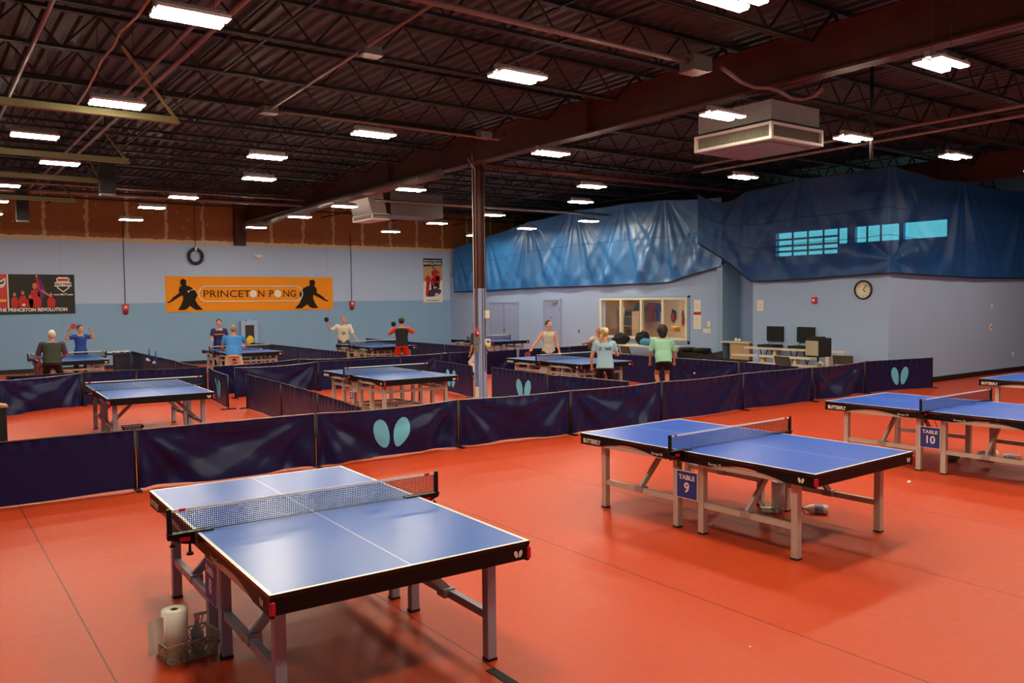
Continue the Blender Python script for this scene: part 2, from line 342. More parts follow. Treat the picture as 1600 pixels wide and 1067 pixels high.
# office interior
struct('wall_office_inside', MB().box((23, 15.8, 0), (23.1, 24, WH)).box((WX+.15, 23.9, 0), (23, 24, WH)).box((19.65, 15.8, 0), (23, 15.9, WH)), 'office')
struct('ceiling_office', MB().box((WX+.15, 15.8, 2.7), (23, 23.9, 2.75)), 'white')
L = thing('office_light', 'bright square light panel inside the office behind the window', 'light', (20.9, 19.6, 2.69))
MB().box((-.7, -.7, -.03), (.7, .7, 0)).build('frame', 'white', L); MB().box((-.65, -.65, -.04), (.65, .65, -.031)).build('diffuser', 'office_lens', L)
def wallbox(px0, py0, px1, py1, X, t=.03):
    a = onX(px0, py0, X); b = onX(px1, py1, X); return (X-t, min(a.y, b.y), min(a.z, b.z)), (X, max(a.y, b.y), max(a.z, b.z))
tag(MB().box(*wallbox(952, 484, 969, 524, 23.0)).build('notice_board', 'office_dark'), 'tall dark board on the office wall behind the leftmost window pane', 'board')
# shelf cabinet in the office
a, b = wallbox(976, 484, 1000, 528, 21.6, .4); cb = thing('shelf_cabinet', 'glass-fronted shelf cabinet in the office behind the second window pane', 'cabinet', (0, 0, 0))
mb = MB(); a = V(a); b = V(b); a.z = 0
mb.box((a.x, a.y, 0), (b.x, a.y+.04, b.z)).box((a.x, b.y-.04, 0), (b.x, b.y, b.z)).box((b.x-.03, a.y, 0), (b.x, b.y, b.z)).box((a.x, a.y, b.z-.04), (b.x, b.y, b.z)); mb.build('carcass', 'beige', cb)
for z in (.35, .75, 1.15, 1.5):
    MB().box((a.x, a.y+.04, z), (b.x-.03, b.y-.04, z+.025)).build('shelf', 'cream', cb)
tag(MB().box((a.x-.02, b.y-.4, 1.55), (a.x, b.y-.12, 1.85)).build('paper_notice', 'paper'), 'cream paper stuck on the front of the office shelf cabinet', 'paper')
# shirts hanging on the office wall
def shirt(px0, px1, py0, py1, X, mat, label):
    a, b = wallbox(px0, py0, px1, py1, X); w = b[1]-a[1]; h = b[2]-a[2]
    poly = [(.25, 0), (.75, 0), (.75, .62), (.98, .5), (1, .72), (.78, 1), (.6, 1), (.5, .93), (.4, 1), (.22, 1), (0, .72), (.02, .5), (.25, .62)]
    t = MB().prism(poly, .05, lambda u, v, q: V((X-q, a[1]+u*w, a[2]+v*h))).build('hanging_shirt', mat); return tag(t, label, 'shirt')
shirt(992, 1011, 473, 503, 22.8, 'bag_blue', 'light blue shirt hanging in the office, seen through the second and third window panes')
shirt(1010, 1028, 473, 503, 22.7, 'brick_red', 'dark red shirt hanging in the office behind the third window pane')
shirt(1024, 1034, 474, 502, 22.6, 'sign_dark', 'dark blue shirt hanging beside the dark red one in the office')
for (p, q, lab) in (((1046, 481), (1059, 505), 'figure print in red and black on the office wall behind the rightmost pane'), ((1064, 482), (1070, 512), 'narrow figure print at the right edge of the office window')):
    a, b = wallbox(*p, *q, 22.9); t = thing('wall_print', lab, 'poster', (0, 0, 0))
    w = b[1]-a[1]; h = b[2]-a[2]; rnd = random.Random(int(p[0])); 
    pol = [(.5+.45*cos(2*pi*i/16)*rnd.uniform(.5, 1), .5+.5*sin(2*pi*i/16)*rnd.uniform(.7, 1)) for i in range(16)]
    MB().prism(pol, .01, lambda u, v, q: V((22.9-q, a[1]+u*w, a[2]+v*h))).build('backing', 'print_dark', t)
    pol = [(.5+.3*cos(2*pi*i/12)*rnd.uniform(.4, 1), .4+.3*sin(2*pi*i/12)*rnd.uniform(.7, 1)) for i in range(12)]
    MB().prism(pol, .01, lambda u, v, q: V((22.88-q, a[1]+u*w, a[2]+v*h))).build('figure', 'print_red', t)
tag(MB().box(*wallbox(1056, 510, 1063, 518, 20.6, .25)).build('storage_box', 'yellow', bev=.01), 'yellow box on the office desk behind the rightmost pane', 'box')
dk = thing('office_desk', 'office desk behind the rightmost window pane', 'desk', (20.6, 17.6, 0))
MB().box((-.4, -.9, .72), (.4, .9, .76)).build('desk_top', 'beige', dk)
for sx in (-.36, .36):
    for sy in (-.85, .85): MB().box((sx-.02, sy-.02, 0), (sx+.02, sy+.02, .72)).build('leg', 'black', dk)
# ------------------------------------------------------------------ posters and wall fittings on the far wall
def W(x, z, d=.0): return V((x, YB-d, z))
WR = (1, 0, 0); WU = (0, 0, 1)
def wp(x, z, d): return plane_m((x, YB-d, z), WR, WU)
# orange banner
x0, x1, z0, z1 = 7.19, 13.4, 1.87, 3.12
t = thing('banner', 'long orange banner with PRINCETON PONG lettering and two black player silhouettes', 'banner', (x0, YB, z0)); Wd, Hh = x1-x0, z1-z0
MB().grid(lambda u, v: V((u*Wd, -.02-.008*sin(u*40)*sin(v*3)-.006*sin(u*17+v*5), v*Hh)), 80, 10).build('cloth', 'orange', t)
UB = lambda p: (onY(240+p*.18125, 460, YB).x-x0)/Wd
def onban(u, v, d=.035): return V((u*Wd, -d, v*Hh))
def fig(mir):
    P_ = [(.012, .28), (.03, .30), (.055, .42), (.09, .53), (.088, .62), (.095, .70), (.105, .73), (.098, .80), (.1, .9), (.117, .93), (.134, .89), (.134, .8), (.132, .75), (.16, .70), (.185, .6), (.2, .47), (.185, .33), (.2, .2), (.23, .05), (.185, .05), (.15, .17), (.138, .1), (.12, .05), (.08, .05), (.1, .2), (.113, .36), (.11, .47), (.075, .38), (.045, .29), (.025, .25)]
    return [(UB(90+(1-u*.95)*1435), v) for u, v in P_] if mir else [(UB(90+u*1435), v) for u, v in P_]
for mir in (0, 1):
    MB().prism(fig(mir), .004, lambda u, v, q: onban(u, v, .034+q)).build('player_silhouette', 'silhouette', t)
# rounded outline
out = []; cu_, cv, rw, rh = (UB(385)+UB(1280))/2, .5, (UB(1280)-UB(385))/2, .22
pts = []
for i in range(40):
    a = 2*pi*i/40; sx_ = cos(a); rr = rh*Hh/Wd
    pts.append(((cu_+(rw-rr)*(1 if sx_ >= 0 else -1)+rr*sx_)*Wd, (cv+rh*sin(a))*Hh))
pts.append(pts[0]); mb = MB()
mb.tube([V((u, -.036, v)) for u, v in pts], .022, 5); mb.build('outline', 'white', t)
lb = lambda u, w_: plane_m((u*Wd, -.036, .5*Hh-.01), WR, WU)
text('lettering', 'PRINCET', .36, 'silhouette', t, lb((UB(452)+UB(806))/2, 0), sx=(UB(806)-UB(452))*Wd/1.22)
text('lettering', 'N', .36, 'silhouette', t, lb(UB(926), 0)); text('lettering', 'P', .36, 'silhouette', t, lb(UB(1012), 0)); text('lettering', 'NG', .36, 'silhouette', t, lb(UB(1170), 0))
for u in (UB(856), UB(1068)):
    MB().prism([(u*Wd+.135*cos(2*pi*i/24), .5*Hh+.135*sin(2*pi*i/24)) for i in range(24)], .004, lambda a_, b_, q: V((a_, -.034-q, b_))).build('ball_letter', 'white', t)
MB().ell((.125*Wd, -.04, .57*Hh), (.035, .01, .035)).tube([V((.13*Wd, -.04, .6*Hh)), V((.165*Wd, -.04, .64*Hh))], .012, 4).build('ball_trail', 'white', t)
# dark team banner at left
x0, x1, z0, z1 = -.2, 4.38, 1.88, 3.14
t = thing('banner', 'wide dark banner of a cheering team in red with a shield emblem', 'banner', (x0, YB, z0)); Wd, Hh = x1-x0, z1-z0
U = lambda px: (onY(px, 450, YB).x-x0)
MB().box((0, -.03, 0), (Wd, -.01, Hh)).build('cloth', 'print_dark', t)
MB().box((0, -.034, .2), (U(11.5), -.03, Hh)).build('red_panel', 'red', t)
MB().box((U(11), -.036, .2), (U(13), -.03, Hh)).build('divider', 'white', t)
ZZ = lambda py: onY(60, py, YB).z-z0
def blob(name, mat, pxs, d=.033):
    MB().prism([(U(a), ZZ(b_)) for a, b_ in pxs], .003, lambda u, v, q: V((u, -d-q, v))).build(name, mat, t)
def oval(name, mat, cx, cy, rx, ry, d=.036):
    blob(name, mat, [(cx+rx*cos(2*pi*i/14), cy+ry*sin(2*pi*i/14)) for i in range(14)], d)
blob('purple_glow', 'purple', [(62, 432), (68, 446), (72, 455), (66, 466), (58, 462), (60, 445)])
for (cx, cy, s) in ((22, 463, 1), (35, 461, 1.15), (54, 452, 1.7), (79, 464, 1.1), (46, 466, .9)):
    blob('team_shirt', 'print_red', [(cx-5*s, 480), (cx-6*s, 470), (cx-3*s, cy+1), (cx+3*s, cy+1), (cx+6*s, 469), (cx+5*s, 480)])
    oval('team_face', 'skin_print', cx, cy-3*s, 2.2*s, 3*s, .04)
blob('raised_arm', 'print_red', [(58, 455), (63, 452), (60, 438), (58.5, 432), (56, 433), (57, 440)], .04)
oval('raised_fist', 'skin_print', 57.5, 431.5, 2.2, 1.6, .044)
blob('outstretched_arm', 'skin_print', [(64, 452), (80, 463), (79, 465), (63, 455)], .042)
oval('table_tennis_bat', 'white', 36, 476, 3.2, 2, .046)
blob('shield', 'white', [(88, 435), (92, 432.5), (98.5, 433), (105, 432.5), (109, 435), (108, 450), (98.5, 457), (89, 450)], .036)
blob('shield_inner', 'print_dark', [(90, 443), (107, 443), (106, 449.5), (98.5, 455), (91, 449.5)], .04)
blob('shield_stripes', 'print_red', [(90, 435.5), (107, 435.5), (107, 439), (90, 439)], .04)
blob('ribbon', 'white', [(85, 441), (112, 441), (112, 447.5), (85, 447.5)], .043)
text('lettering', 'TABLE TENNIS', .1, 'print_dark', t, plane_m((U(98.5), -.048, ZZ(444.3)), WR, WU), bold=.003)
text('lettering', 'OME OF THE PRINCETON REVOLUTION', .15, 'white', t, plane_m((U(104), -.036, ZZ(484)), WR, WU), align='RIGHT', bold=.006, sx=.92)
text('lettering', 'www.MLTT.com', .08, 'white', t, plane_m((U(98.5), -.036, ZZ(460.3)), WR, WU), bold=.003)
blob('emblem', 'white', [(-2, 440), (4, 437), (9, 434), (9, 443), (5, 449), (-2, 450)], .036)
blob('emblem_dark', 'print_dark', [(-2, 442), (4, 440), (7, 437), (6, 443), (-2, 445)], .04)
MB().box((U(-4), -.038, ZZ(471)), (U(9), -.034, ZZ(467.5))).build('caption_bar', 'yellow', t)
# tall poster
x0, x1, z0, z1 = 17.47, 18.4, 2.1, 3.95
t = thing('poster', 'tall narrow poster of a red-shirted team on the far wall near the column', 'poster', (x0, YB, z0)); Wd, Hh = x1-x0, z1-z0
MB().box((0, -.03, 0), (Wd, -.01, Hh)).build('sheet', 'paper', t)
U = lambda px: (px-657)/30*Wd; ZZ = lambda py: (473-py)/69*Hh
blob('header', 'print_dark', [(657, 404), (687, 404), (687, 415), (657, 417)])
text('lettering', 'HOME of the PRINCETON', .075, 'white', t, plane_m((U(671.5), -.04, ZZ(407.5)), WR, WU), bold=.002)
text('lettering', 'REVOLUTION', .14, 'white', t, plane_m((U(671.5), -.04, ZZ(412)), WR, WU), bold=.004)
text('lettering', 'join the Revolution', .075, 'print_dark', t, plane_m((U(671.5), -.034, ZZ(469.7)), WR, WU), bold=.002)
blob('backdrop', 'card', [(657, 417), (687, 415), (687, 438), (657, 440)], .032)
for (cx, cy, s) in ((676, 420, 1.6), (664, 430, 1), (671, 434, .9), (680, 430, 1)):
    blob('team_shirt', 'print_red', [(cx-3*s, cy+12*s), (cx-4*s, cy+4), (cx-1, cy+1), (cx+2, cy+1), (cx+4*s, cy+5), (cx+3*s, cy+12*s)], .038)
    blob('team_legs', 'print_dark', [(cx-2.2*s, cy+12*s), (cx+2.2*s, cy+12*s), (cx+2, cy+13*s+8), (cx-2, cy+13*s+8)], .036)
    oval('team_face', 'skin_print', cx, cy-1*s, 1.5*s, 2*s, .042)
oval('green_ball', 'green', 672.5, 418, 2.4, 3, .046)
blob('red_coat', 'print_red', [(660, 463), (661, 446), (665, 444), (666, 458)], .04)
blob('car_body', 'plum', [(661, 464), (666, 454), (677, 450), (685, 454), (684, 458), (679, 463), (668, 464)], .04)
oval('car_wheel', 'white', 677.5, 461.5, 3, 3.2, .046); oval('car_hub', 'print_dark', 677.5, 461.5, 1, 1.1, .05)
# black hose ring, emergency light, alarms, cabinet
t = thing('hanging_ring', 'black rubber ring hanging on a cord high on the far blue wall', 'ring', (8.23, YB-.1, 3.82))
MB().tube([V((.23*cos(2*pi*i/28), 0, .25*sin(2*pi*i/28))) for i in range(29)], .055, 8).build('ring', 'black', t)
MB().tube([(0, 0, .25), (0, 0, 1.9)], .01, 5).build('cord', 'cable', t)
MB().box((-.03, -.06, .2), (.03, .06, .33)).build('tie', 'white', t)
t = thing('emergency_light', 'small white emergency lamp mounted below the brown column stub on the far wall', 'light', (10.48, YB, 3.85))
MB().box((-.14, -.12, -.04), (.14, 0, .08)).build('housing', 'white', t)
for sx in (-.1, .1): MB().ell((sx, -.14, .0), (.05, .04, .05)).build('lamp_head', 'cream', t)
def alarm(x, z, lab):
    t = thing('fire_alarm', lab, 'alarm', (x, YB, z))
    MB().box((-.1, -.07, -.09), (.1, 0, .12)).build('housing', 'red', t, bev=.01)
    MB().ell((0, -.08, 0.02), (.05, .03, .05)).build('strobe', 'white', t)
    MB().lathe([(.08, 0), (.085, .03), (.06, .06), (0.01, .07)], (0, -.02, -.15), 16, M.Rotation(pi/2, 4, 'X')).build('bell', 'dark_red', t)
    MB().tube([(0, -.02, .12), (0, -.02, 4.9-z)], .012, 5).build('conduit', 'cable', t)
alarm(5.9, 2.04, 'red fire alarm on the far wall between the dark banner and the orange banner')
alarm(14.2, 2.07, 'red fire alarm on the far wall between the orange banner and the tall poster')
t = thing('defibrillator_cabinet', 'white wall cabinet with a glass door and yellow kit inside on the far wall', 'cabinet', (10.02, YB, .3))
MB().box((-.3, -.25, 0), (.3, 0, 1.2)).box((-.08, -.2, 1.2), (.08, -.05, 1.26)).build('case', 'wall_grey', t)
MB().box((-.16, -.27, .15), (.16, -.25, 1.05)).build('window', 'office_dark', t); MB().ell((0, -.29, .5), (.14, .04, .17)).build('kit', 'yellow', t)
struct('trim_2', MB().box((9.6, YB-.2, 4.25), (10.0, YB, 5.9)), 'girder')
# fittings on the clock wall (faces -X) and side wall (faces -Y)
t = thing('wall_clock', 'round black-rimmed wall clock with a cream face above the bleacher', 'clock', (CX, 11.14, 2.31), 0)
mX = M.Rotation(-pi/2, 4, 'Y')
MB().lathe([(.001, .01), (.2, .01), (.2, .012)], (0, 0, 0), 40, mX).build('dial', 'cream', t)
MB().lathe([(.195, 0), (.195, .03), (.2, .045), (.225, .045), (.232, .03), (.232, 0)], (0, 0, 0), 40, mX).build('rim', 'black', t)
MB().bar((-.02, 0, 0), (-.02, -.075, .115), .01).build('minute_hand', 'black', t); MB().bar((-.02, 0, 0), (-.02, -.07, -.05), .013).build('hour_hand', 'black', t)
cm = lambda loc: plane_m(loc, (0, -1, 0), (0, 0, 1))
for k in range(1, 13):
    a = 2*pi*k/12; text('numeral', str(k), .045, 'black', t, cm((-.014, -.155*sin(a), .155*cos(a))), ext=.0005)
def sheet(name, X, y, z, w, h, lab, lines=4, head=None):
    t = thing(name, lab, 'notice', (X, y, z)); MB().box((-.006, -w/2, -h/2), (0, w/2, h/2)).build('sheet', 'paper', t)
    if head: MB().box((-.009, -w/2, h/2-.09), (-.006, w/2, h/2)).build('heading', head, t)
    mb = MB()
    for i in range(lines): mb.box((-.008, -w*.35, h*.15-i*h*.14), (-.006, w*.35, h*.15-i*h*.14+h*.03))
    mb.build('printed_lines', 'beige', t); return t
sheet('notice', CX, 14.12, 1.94, .2, .28, 'white notice sheet on the clock wall, left of the red alarm', 4)
sheet('notice', WX, 16.58, 1.93, .24, .34, 'upper small white notice on the wall right of the office window')
sheet('notice', WX, 16.58, 1.5, .28, .5, 'white notice with a red heading right of the office window', 5, 'print_red')
sheet('notice', 19.5, 14.9, 1.62, .22, .3, 'white notice with small pictures in the alcove behind the wall end', 3, 'brick_red')
def plate(name, X, y, z, w, h, mat, lab, cat='switch'):
    t = thing(name, lab, cat, (X, y, z)); MB().box((-.012, -w/2, -h/2), (0, w/2, h/2)).build('plate', mat, t, bev=.003)
    MB().box((-.02, -w/6, -h/6), (-.012, w/6, h/6)).build('toggle', 'cream', t)
plate('thermostat', WX, 16.14, 1.4, .12, .16, 'white', 'white square thermostat above the light switches right of the office window', 'thermostat')
plate('light_switch', WX, 16.21, 1.2, .3, .13, 'cream', 'cream row of light switches right of the office window')
plate('wall_socket', CX, 11.41, .52, .08, .12, 'white', 'white socket low on the clock wall behind the barrier', 'socket')
plate('door_bell', WX, 21.95, 1.05, .07, .1, 'black', 'small black plate on the wall between the single door and the office window', 'plate')
t = thing('fire_alarm', 'square red alarm with a white strobe on the clock wall', 'alarm', (CX, 12.46, 2.07))
MB().box((-.05, -.07, -.08), (0, .07, .08)).build('housing', 'red', t, bev=.006); MB().box((-.07, -.03, -.03), (-.05, .03, .03)).build('strobe', 'white', t)
def plateY(name, x, z, w, h, mat, lab, cat):
    t = thing(name, lab, cat, (x, SY, z)); MB().box((-w/2, -.014, -h/2), (w/2, 0, h/2)).build('plate', mat, t, bev=.003)
    MB().box((-w/5, -.024, -h/6), (w/5, -.014, h/6)).build('button', 'red' if cat == 'alarm' else 'cream', t)
plateY('door_chime', 23.6, 1.85, .09, .14, 'cream', 'small cream box high on the plain grey wall at right', 'chime')
plateY('alarm_pull', 23.58, 1.29, .12, .16, 'cream', 'small white and red call point on the plain grey wall at right', 'alarm')
plateY('wall_socket', 24.92, .5, .09, .14, 'white', 'white socket low on the plain grey wall at right', 'socket')
# ------------------------------------------------------------------ ceiling steel
GX = 10.0
def girder(name, x, z0, z1, ya, yb, lab):
    mb = MB().box((x-.12, ya, z0), (x+.12, yb, z0+.035)).box((x-.12, ya, z1-.035), (x+.12, yb, z1)).box((x-.012, ya, z0), (x+.012, yb, z1))
    y = ya+1
    while y < yb: mb.box((x-.11, y, z0), (x+.11, y+.012, z1)); y += 7.6
    o = mb.build(name, 'girder'); o['kind'] = 'structure'; return o
girder('ceiling_girder', GX, 5.1, 5.72, -4.9, YB, ''); girder('ceiling_girder', 22.2, 5.05, 5.72, -4.9, YB, ''); girder('ceiling_girder', -2.3, 5.1, 5.72, -4.9, YB, '')
def joist(xa, xb, y, zb=5.42, zt=5.9):
    mb = MB().bar((xa+.5, y-.03, zb), (xb-.5, y-.03, zb), .04, .045).bar((xa+.5, y+.03, zb), (xb-.5, y+.03, zb), .04, .045).bar((xa, y, zt), (xb, y, zt), .1, .05)
    n = int((xb-xa-1)/.42); n += n % 2; s = (xb-xa-1)/n
    for i in range(n):
        p = (xa+.5+i*s, y, zb if i % 2 == 0 else zt); q = (xa+.5+(i+1)*s, y, zt if i % 2 == 0 else zb); mb.bar(p, q, .022)
    mb.bar((xa+.5, y, zb), (xa, y, zt), .03).bar((xb-.5, y, zb), (xb, y, zt), .03)
    o = mb.build('ceiling_joist', 'joist_black'); o['kind'] = 'structure'; return o
for k in range(-3, 13):
    y = 8.32+1.83*k
    if y > YB-.3: break
    for xa, xb in ((-2.3, GX), (GX, 22.2), (22.2, 31)):
        if xa > 20 and y > 22: continue
        joist(xa, xb, y)
mb = MB()     # bridging rods between the joists
for x in (.6, 3.7, 6.8, 13, 16, 19, 25): mb.bar((x, -3, 5.42), (x, YB, 5.42), .03).bar((x+.05, -3, 5.88), (x+.05, YB, 5.88), .03)
o = mb.build('ceiling_bridging', 'joist_black'); o['kind'] = 'structure'
# column with its fittings
cx, cy = 10.13, 15.16
col = MB().box((cx-.1, cy-.1, 2.42), (cx+.1, cy-.085, 5.1)).box((cx-.1, cy+.085, 2.42), (cx+.1, cy+.1, 5.1)).box((cx-.008, cy-.1, 2.42), (cx+.008, cy+.1, 5.1)).box((cx-.16, cy-.16, 5.06), (cx+.16, cy+.16, 5.1))
o = thing('steel_column', 'steel column, brown above and painted blue below, in the middle of the hall', 'column', (0, 0, 0))
col.build('upper_shaft', 'girder', o)
MB().box((cx-.1, cy-.1, 0), (cx+.1, cy-.085, 2.42)).box((cx-.1, cy+.085, 0), (cx+.1, cy+.1, 2.42)).box((cx-.008, cy-.1, 0), (cx+.008, cy+.1, 2.42)).build('lower_shaft', 'door_blue', o)
MB().box((cx-.2, cy-.2, 0), (cx+.2, cy+.2, .02)).build('base_plate', 'pipe_grey', o)
def onc(px, py): return onY(px, py, cy-.12)
a = onc(757, 440); t = tag(MB().tube([(cx+.06, cy-.12, .6), (cx+.06, cy-.12, 5.0)], .012, 6).build('conduit_pipe', 'pipe_pink'), 'thin conduit pipe running down the right face of the steel column', 'pipe')
t = tag(MB().tube([(cx-.12, cy-.06, 1.6), (cx-.12, cy-.06, 5.0), (cx-.3, cy-.06, 5.2)], .022, 6).build('conduit_pipe', 'pipe_grey'), 'thicker grey conduit pipe on the left side of the steel column', 'pipe')
t = tag(MB().tube([(cx-.19, cy-.06, 1.5), (cx-.19, cy-.06, 5.3)], .011, 5).build('cable', 'cream'), 'pale cable hanging beside the steel column on its left', 'cable')
def cbox(name, px, py, w, h, d, mat, lab, cat, extra=None):
    p = onY(px, py, cy-.1); t = thing(name, lab, cat, (p.x, cy-.1, p.z)); MB().box((-w/2, -d, -h/2), (w/2, 0, h/2)).build('case', mat, t, bev=.004)
    if extra: extra(t)
cbox('switch_box', 759.5, 491, .1, .17, .06, 'cream', 'cream switch box on the steel column, upper one', 'box', lambda t: MB().box((-.015, -.07, -.03), (.015, -.06, .03)).build('switch', 'white', t))
cbox('thermostat', 760.5, 534, .13, .13, .05, 'white', 'white thermostat with a dark screen on the steel column', 'thermostat', lambda t: (MB().box((-.025, -.055, -.02), (.03, -.05, .03)).build('screen', 'black', t), MB().box((-.04, -.06, -.11), (.06, -.01, -.065)).build('yellow_cover', 'yellow', t)))
p = onY(745.5, 521, cy-.12); t = thing('fire_alarm', 'small red alarm beacon on the left of the steel column', 'alarm', (p.x, cy-.12, p.z))
MB().lathe([(.001, -.07), (.045, -.07), (.045, .07), (.02, .1), (.001, .1)], (0, 0, 0), 14).build('beacon', 'red', t); MB().ell((-.01, -.045, .01), (.022, .01, .03)).build('lens', 'white', t)
MB().box((-.04, -.04, -.22), (.06, .05, -.08)).build('bracket', 'leg_steel', t)
t = tag(MB().box((-.05, -.04, -.08), (.05, .04, .08)).build('junction_box', 'leg_steel', None, (p.x-.02, cy-.12, p.z-.33)), 'grey junction box below the red beacon on the steel column', 'box')
p = onY(746, 610, cy-.12); t = tag(MB().box((p.x-.035, cy-.13, .02), (p.x+.035, cy-.1, p.z+.08)).build('corner_guard', 'cream'), 'cream strip standing at the foot of the steel column', 'strip')
# pipes and conduits
def pipe(name, pts, r, mat, lab, cat='pipe'): return tag(MB().tube(pts, r, 8).build(name, mat), lab, cat)
pipe('ceiling_pipe', [(2, 6.95, 5.0), (7.7, 6.95, 5.0)], .035, 'pipe_pink', 'pinkish metal pipe running to the grey box on the big girder, top centre')
p = V((7.85, 6.95, 5.0)); t = thing('cable_box', 'grey sheet-metal cable box at the end of the pinkish pipe before the big girder', 'box', p)
MB().box((-.16, -.12, -.1), (.16, .12, .08)).build('case', 'duct_grey', t, bev=.005); MB().box((-.17, -.13, -.115), (.1, .13, -.1)).build('cover', 'pipe_pink', t)
pts = [fl(*a, 4.98) for a in ((1127, 106), (1140, 114), (1158, 128), (1178, 136), (1200, 137), (1218, 142), (1236, 153), (1255, 155), (1272, 150), (1284, 140))]
pipe('flexible_conduit', pts, .028, 'pipe_pink', 'wavy flexible conduit from the cable box over the big hanging air unit', 'conduit')
pipe('ceiling_conduit', [(4.5, 6.8, 5.25), (4.72, 13.0, 5.2)], .022, 'pipe_pink', 'thin straight conduit crossing the joists from top centre to a small box')
pipe('ceiling_conduit', [(4.72, 13.0, 5.2), (8.6, 12.8, 5.15), (9.0, 12.8, 5.15), (9.6, 13.4, 5.4)], .022, 'pipe_pink', 'thin straight conduit from the small box towards the head of the steel column')
for x, y, lab in ((4.66, 9.3, 'small cable box on the thin conduit below the nearest joists'), (4.72, 13.0, 'small cable box where the two thin conduits meet'), (8.7, 12.8, 'small cable box on the conduit just before the big girder')):
    t = thing('cable_box', lab, 'box', (x, y, 5.2)); MB().box((-.12, -.09, -.05), (.12, .09, .05)).build('case', 'duct_grey', t); MB().box((-.13, -.1, -.06), (.13, .1, -.05)).build('cover', 'pipe_pink', t)
pipe('ceiling_pipe', [(2.95, 3, 5.3), (2.95, 27, 5.3)], .03, 'pipe_pink', 'right one of the pair of long pale pipes running away under the roof at left')
pipe('ceiling_pipe', [(2.72, 3, 5.3), (2.72, 27, 5.3)], .025, 'pipe_pink', 'left one of the pair of long pale pipes running away under the roof at left')
pipe('ceiling_pipe', [(-1, 24.7, 5.1), (9.9, 24.4, 5.1)], .045, 'pipe_pink', 'pink pipe running across the hall in front of the brown board at left')
pipe('ceiling_pipe', [(-1, 24.3, 5.25), (9.9, 24.2, 5.25)], .03, 'pipe_pink', 'thinner pink pipe just above the one crossing in front of the brown board')
pipe('ceiling_pipe', [(1.3, 5, 5.3), (1.35, 20, 5.3)], .025, 'pipe_grey', 'leftmost thin grey pipe running away under the roof')
pipe('ceiling_pipe', [(9.9, 14.58, 5.0), (18.1, 14.5, 5.0)], .05, 'girder', 'brown pipe running from the head of the steel column to the right')
pipe('ceiling_pipe', [(10.3, 20.5, 4.9), (18.6, 20.2, 4.9)], .04, 'pipe_grey', 'grey pipe behind the steel column under the far roof')
pipe('ceiling_pipe', [(14.3, 3, 5.15), (14.6, 13, 5.15)], .03, 'pipe_pink', 'upper one of the two thin pipes beyond the hanging air unit at right')
pipe('ceiling_pipe', [(14.6, 3, 5.05), (14.9, 13, 5.05)], .03, 'pipe_pink', 'lower one of the two thin pipes beyond the hanging air unit at right')
pipe('hanging_pole', [(12.3, 7.3, 4.3), (12.3, 7.3, 5.9)], .03, 'joist_black', 'black pole hanging from the roof beside the lamp right of the air unit', 'pole')
pts = [fl(*a, 5.3) for a in ((232, 0), (215, 25), (187, 50), (178, 72), (160, 92), (148, 118), (135, 142), (118, 168))]
pipe('ceiling_rope', pts, .016, 'wood', 'frayed tan cord hanging under the roof at upper left', 'cord')
pts = [V((9.85-.1*sin(k*.8), 16.2+k*.9, 4.93)) for k in range(15)]
t = thing('spiral_duct', 'long dark spiral air duct running under the big girder towards the far wall', 'duct', (0, 0, 0))
MB().tube([V((9.55, 15.8, 4.95)), V((9.6, 22, 4.93)), V((9.7, 29.2, 4.8))], .11, 12).build('tube', 'duct_grey', t)
mb = MB()
for k in range(58): y = 22.4+k*.12; mb.lathe([(.11, -.02), (.125, 0), (.11, .02)], (9.61+(y-22)*.0125, y, 4.93-(y-22)*.018), 12, M.Rotation(pi/2, 4, 'X'))
mb.build('spiral_rib', 'duct_grey', t)
# yellowish hanging struts on the left
for i, (xa, xb, y, z) in enumerate(((-1.5, 3.05, 11.85, 4.6), (-1.5, 3.18, 15.65, 4.6), (-1.5, 3.2, 18.4, 4.6), (-1.5, 3.3, 22.2, 4.6))):
    t = thing('hanging_strut', ['nearest and longest', 'second nearest', 'third nearest', 'farthest'][i]+' of the four yellowish metal struts hanging at upper left', 'strut', (xb, y, z), 0, None)
    MB().box((xa-xb, -.05, -.012), (0, .05, .012)).box((xa-xb, .04, -.012), (0, .05, .09)).build('angle_bar', 'strut_yellow', t)
    bq = fl(*((190, 72), (163, 207), (138, 247), (92, 284))[i], 5.35)-V((xb, y, z)); MB().bar((0, 0, 0), bq, .03).build('brace', 'strut_yellow', t); MB().bar((-3.5, 0, .05), (-3.5, 0, .8), .03).build('hanger', 'strut_yellow', t)
for (x, y, lab) in ((3.2, 17.8, 'dark narrow loudspeaker box hanging from the roof at left'), (2.4, 24.4, 'dark box hanging from the roof before the brown board, far left')):
    t = thing('hanging_box', lab, 'box', (x, y, 4.3)); MB().box((-.14, -.12, 0), (.14, .12, .75)).build('case', 'black_matte', t, bev=.01)
    MB().box((-.13, -.125, -.03), (.13, .125, 0)).build('underside', 'duct_grey', t); MB().tube([(0, 0, .75), (0, 0, 1.68)], .012, 5).build('rod', 'black', t)
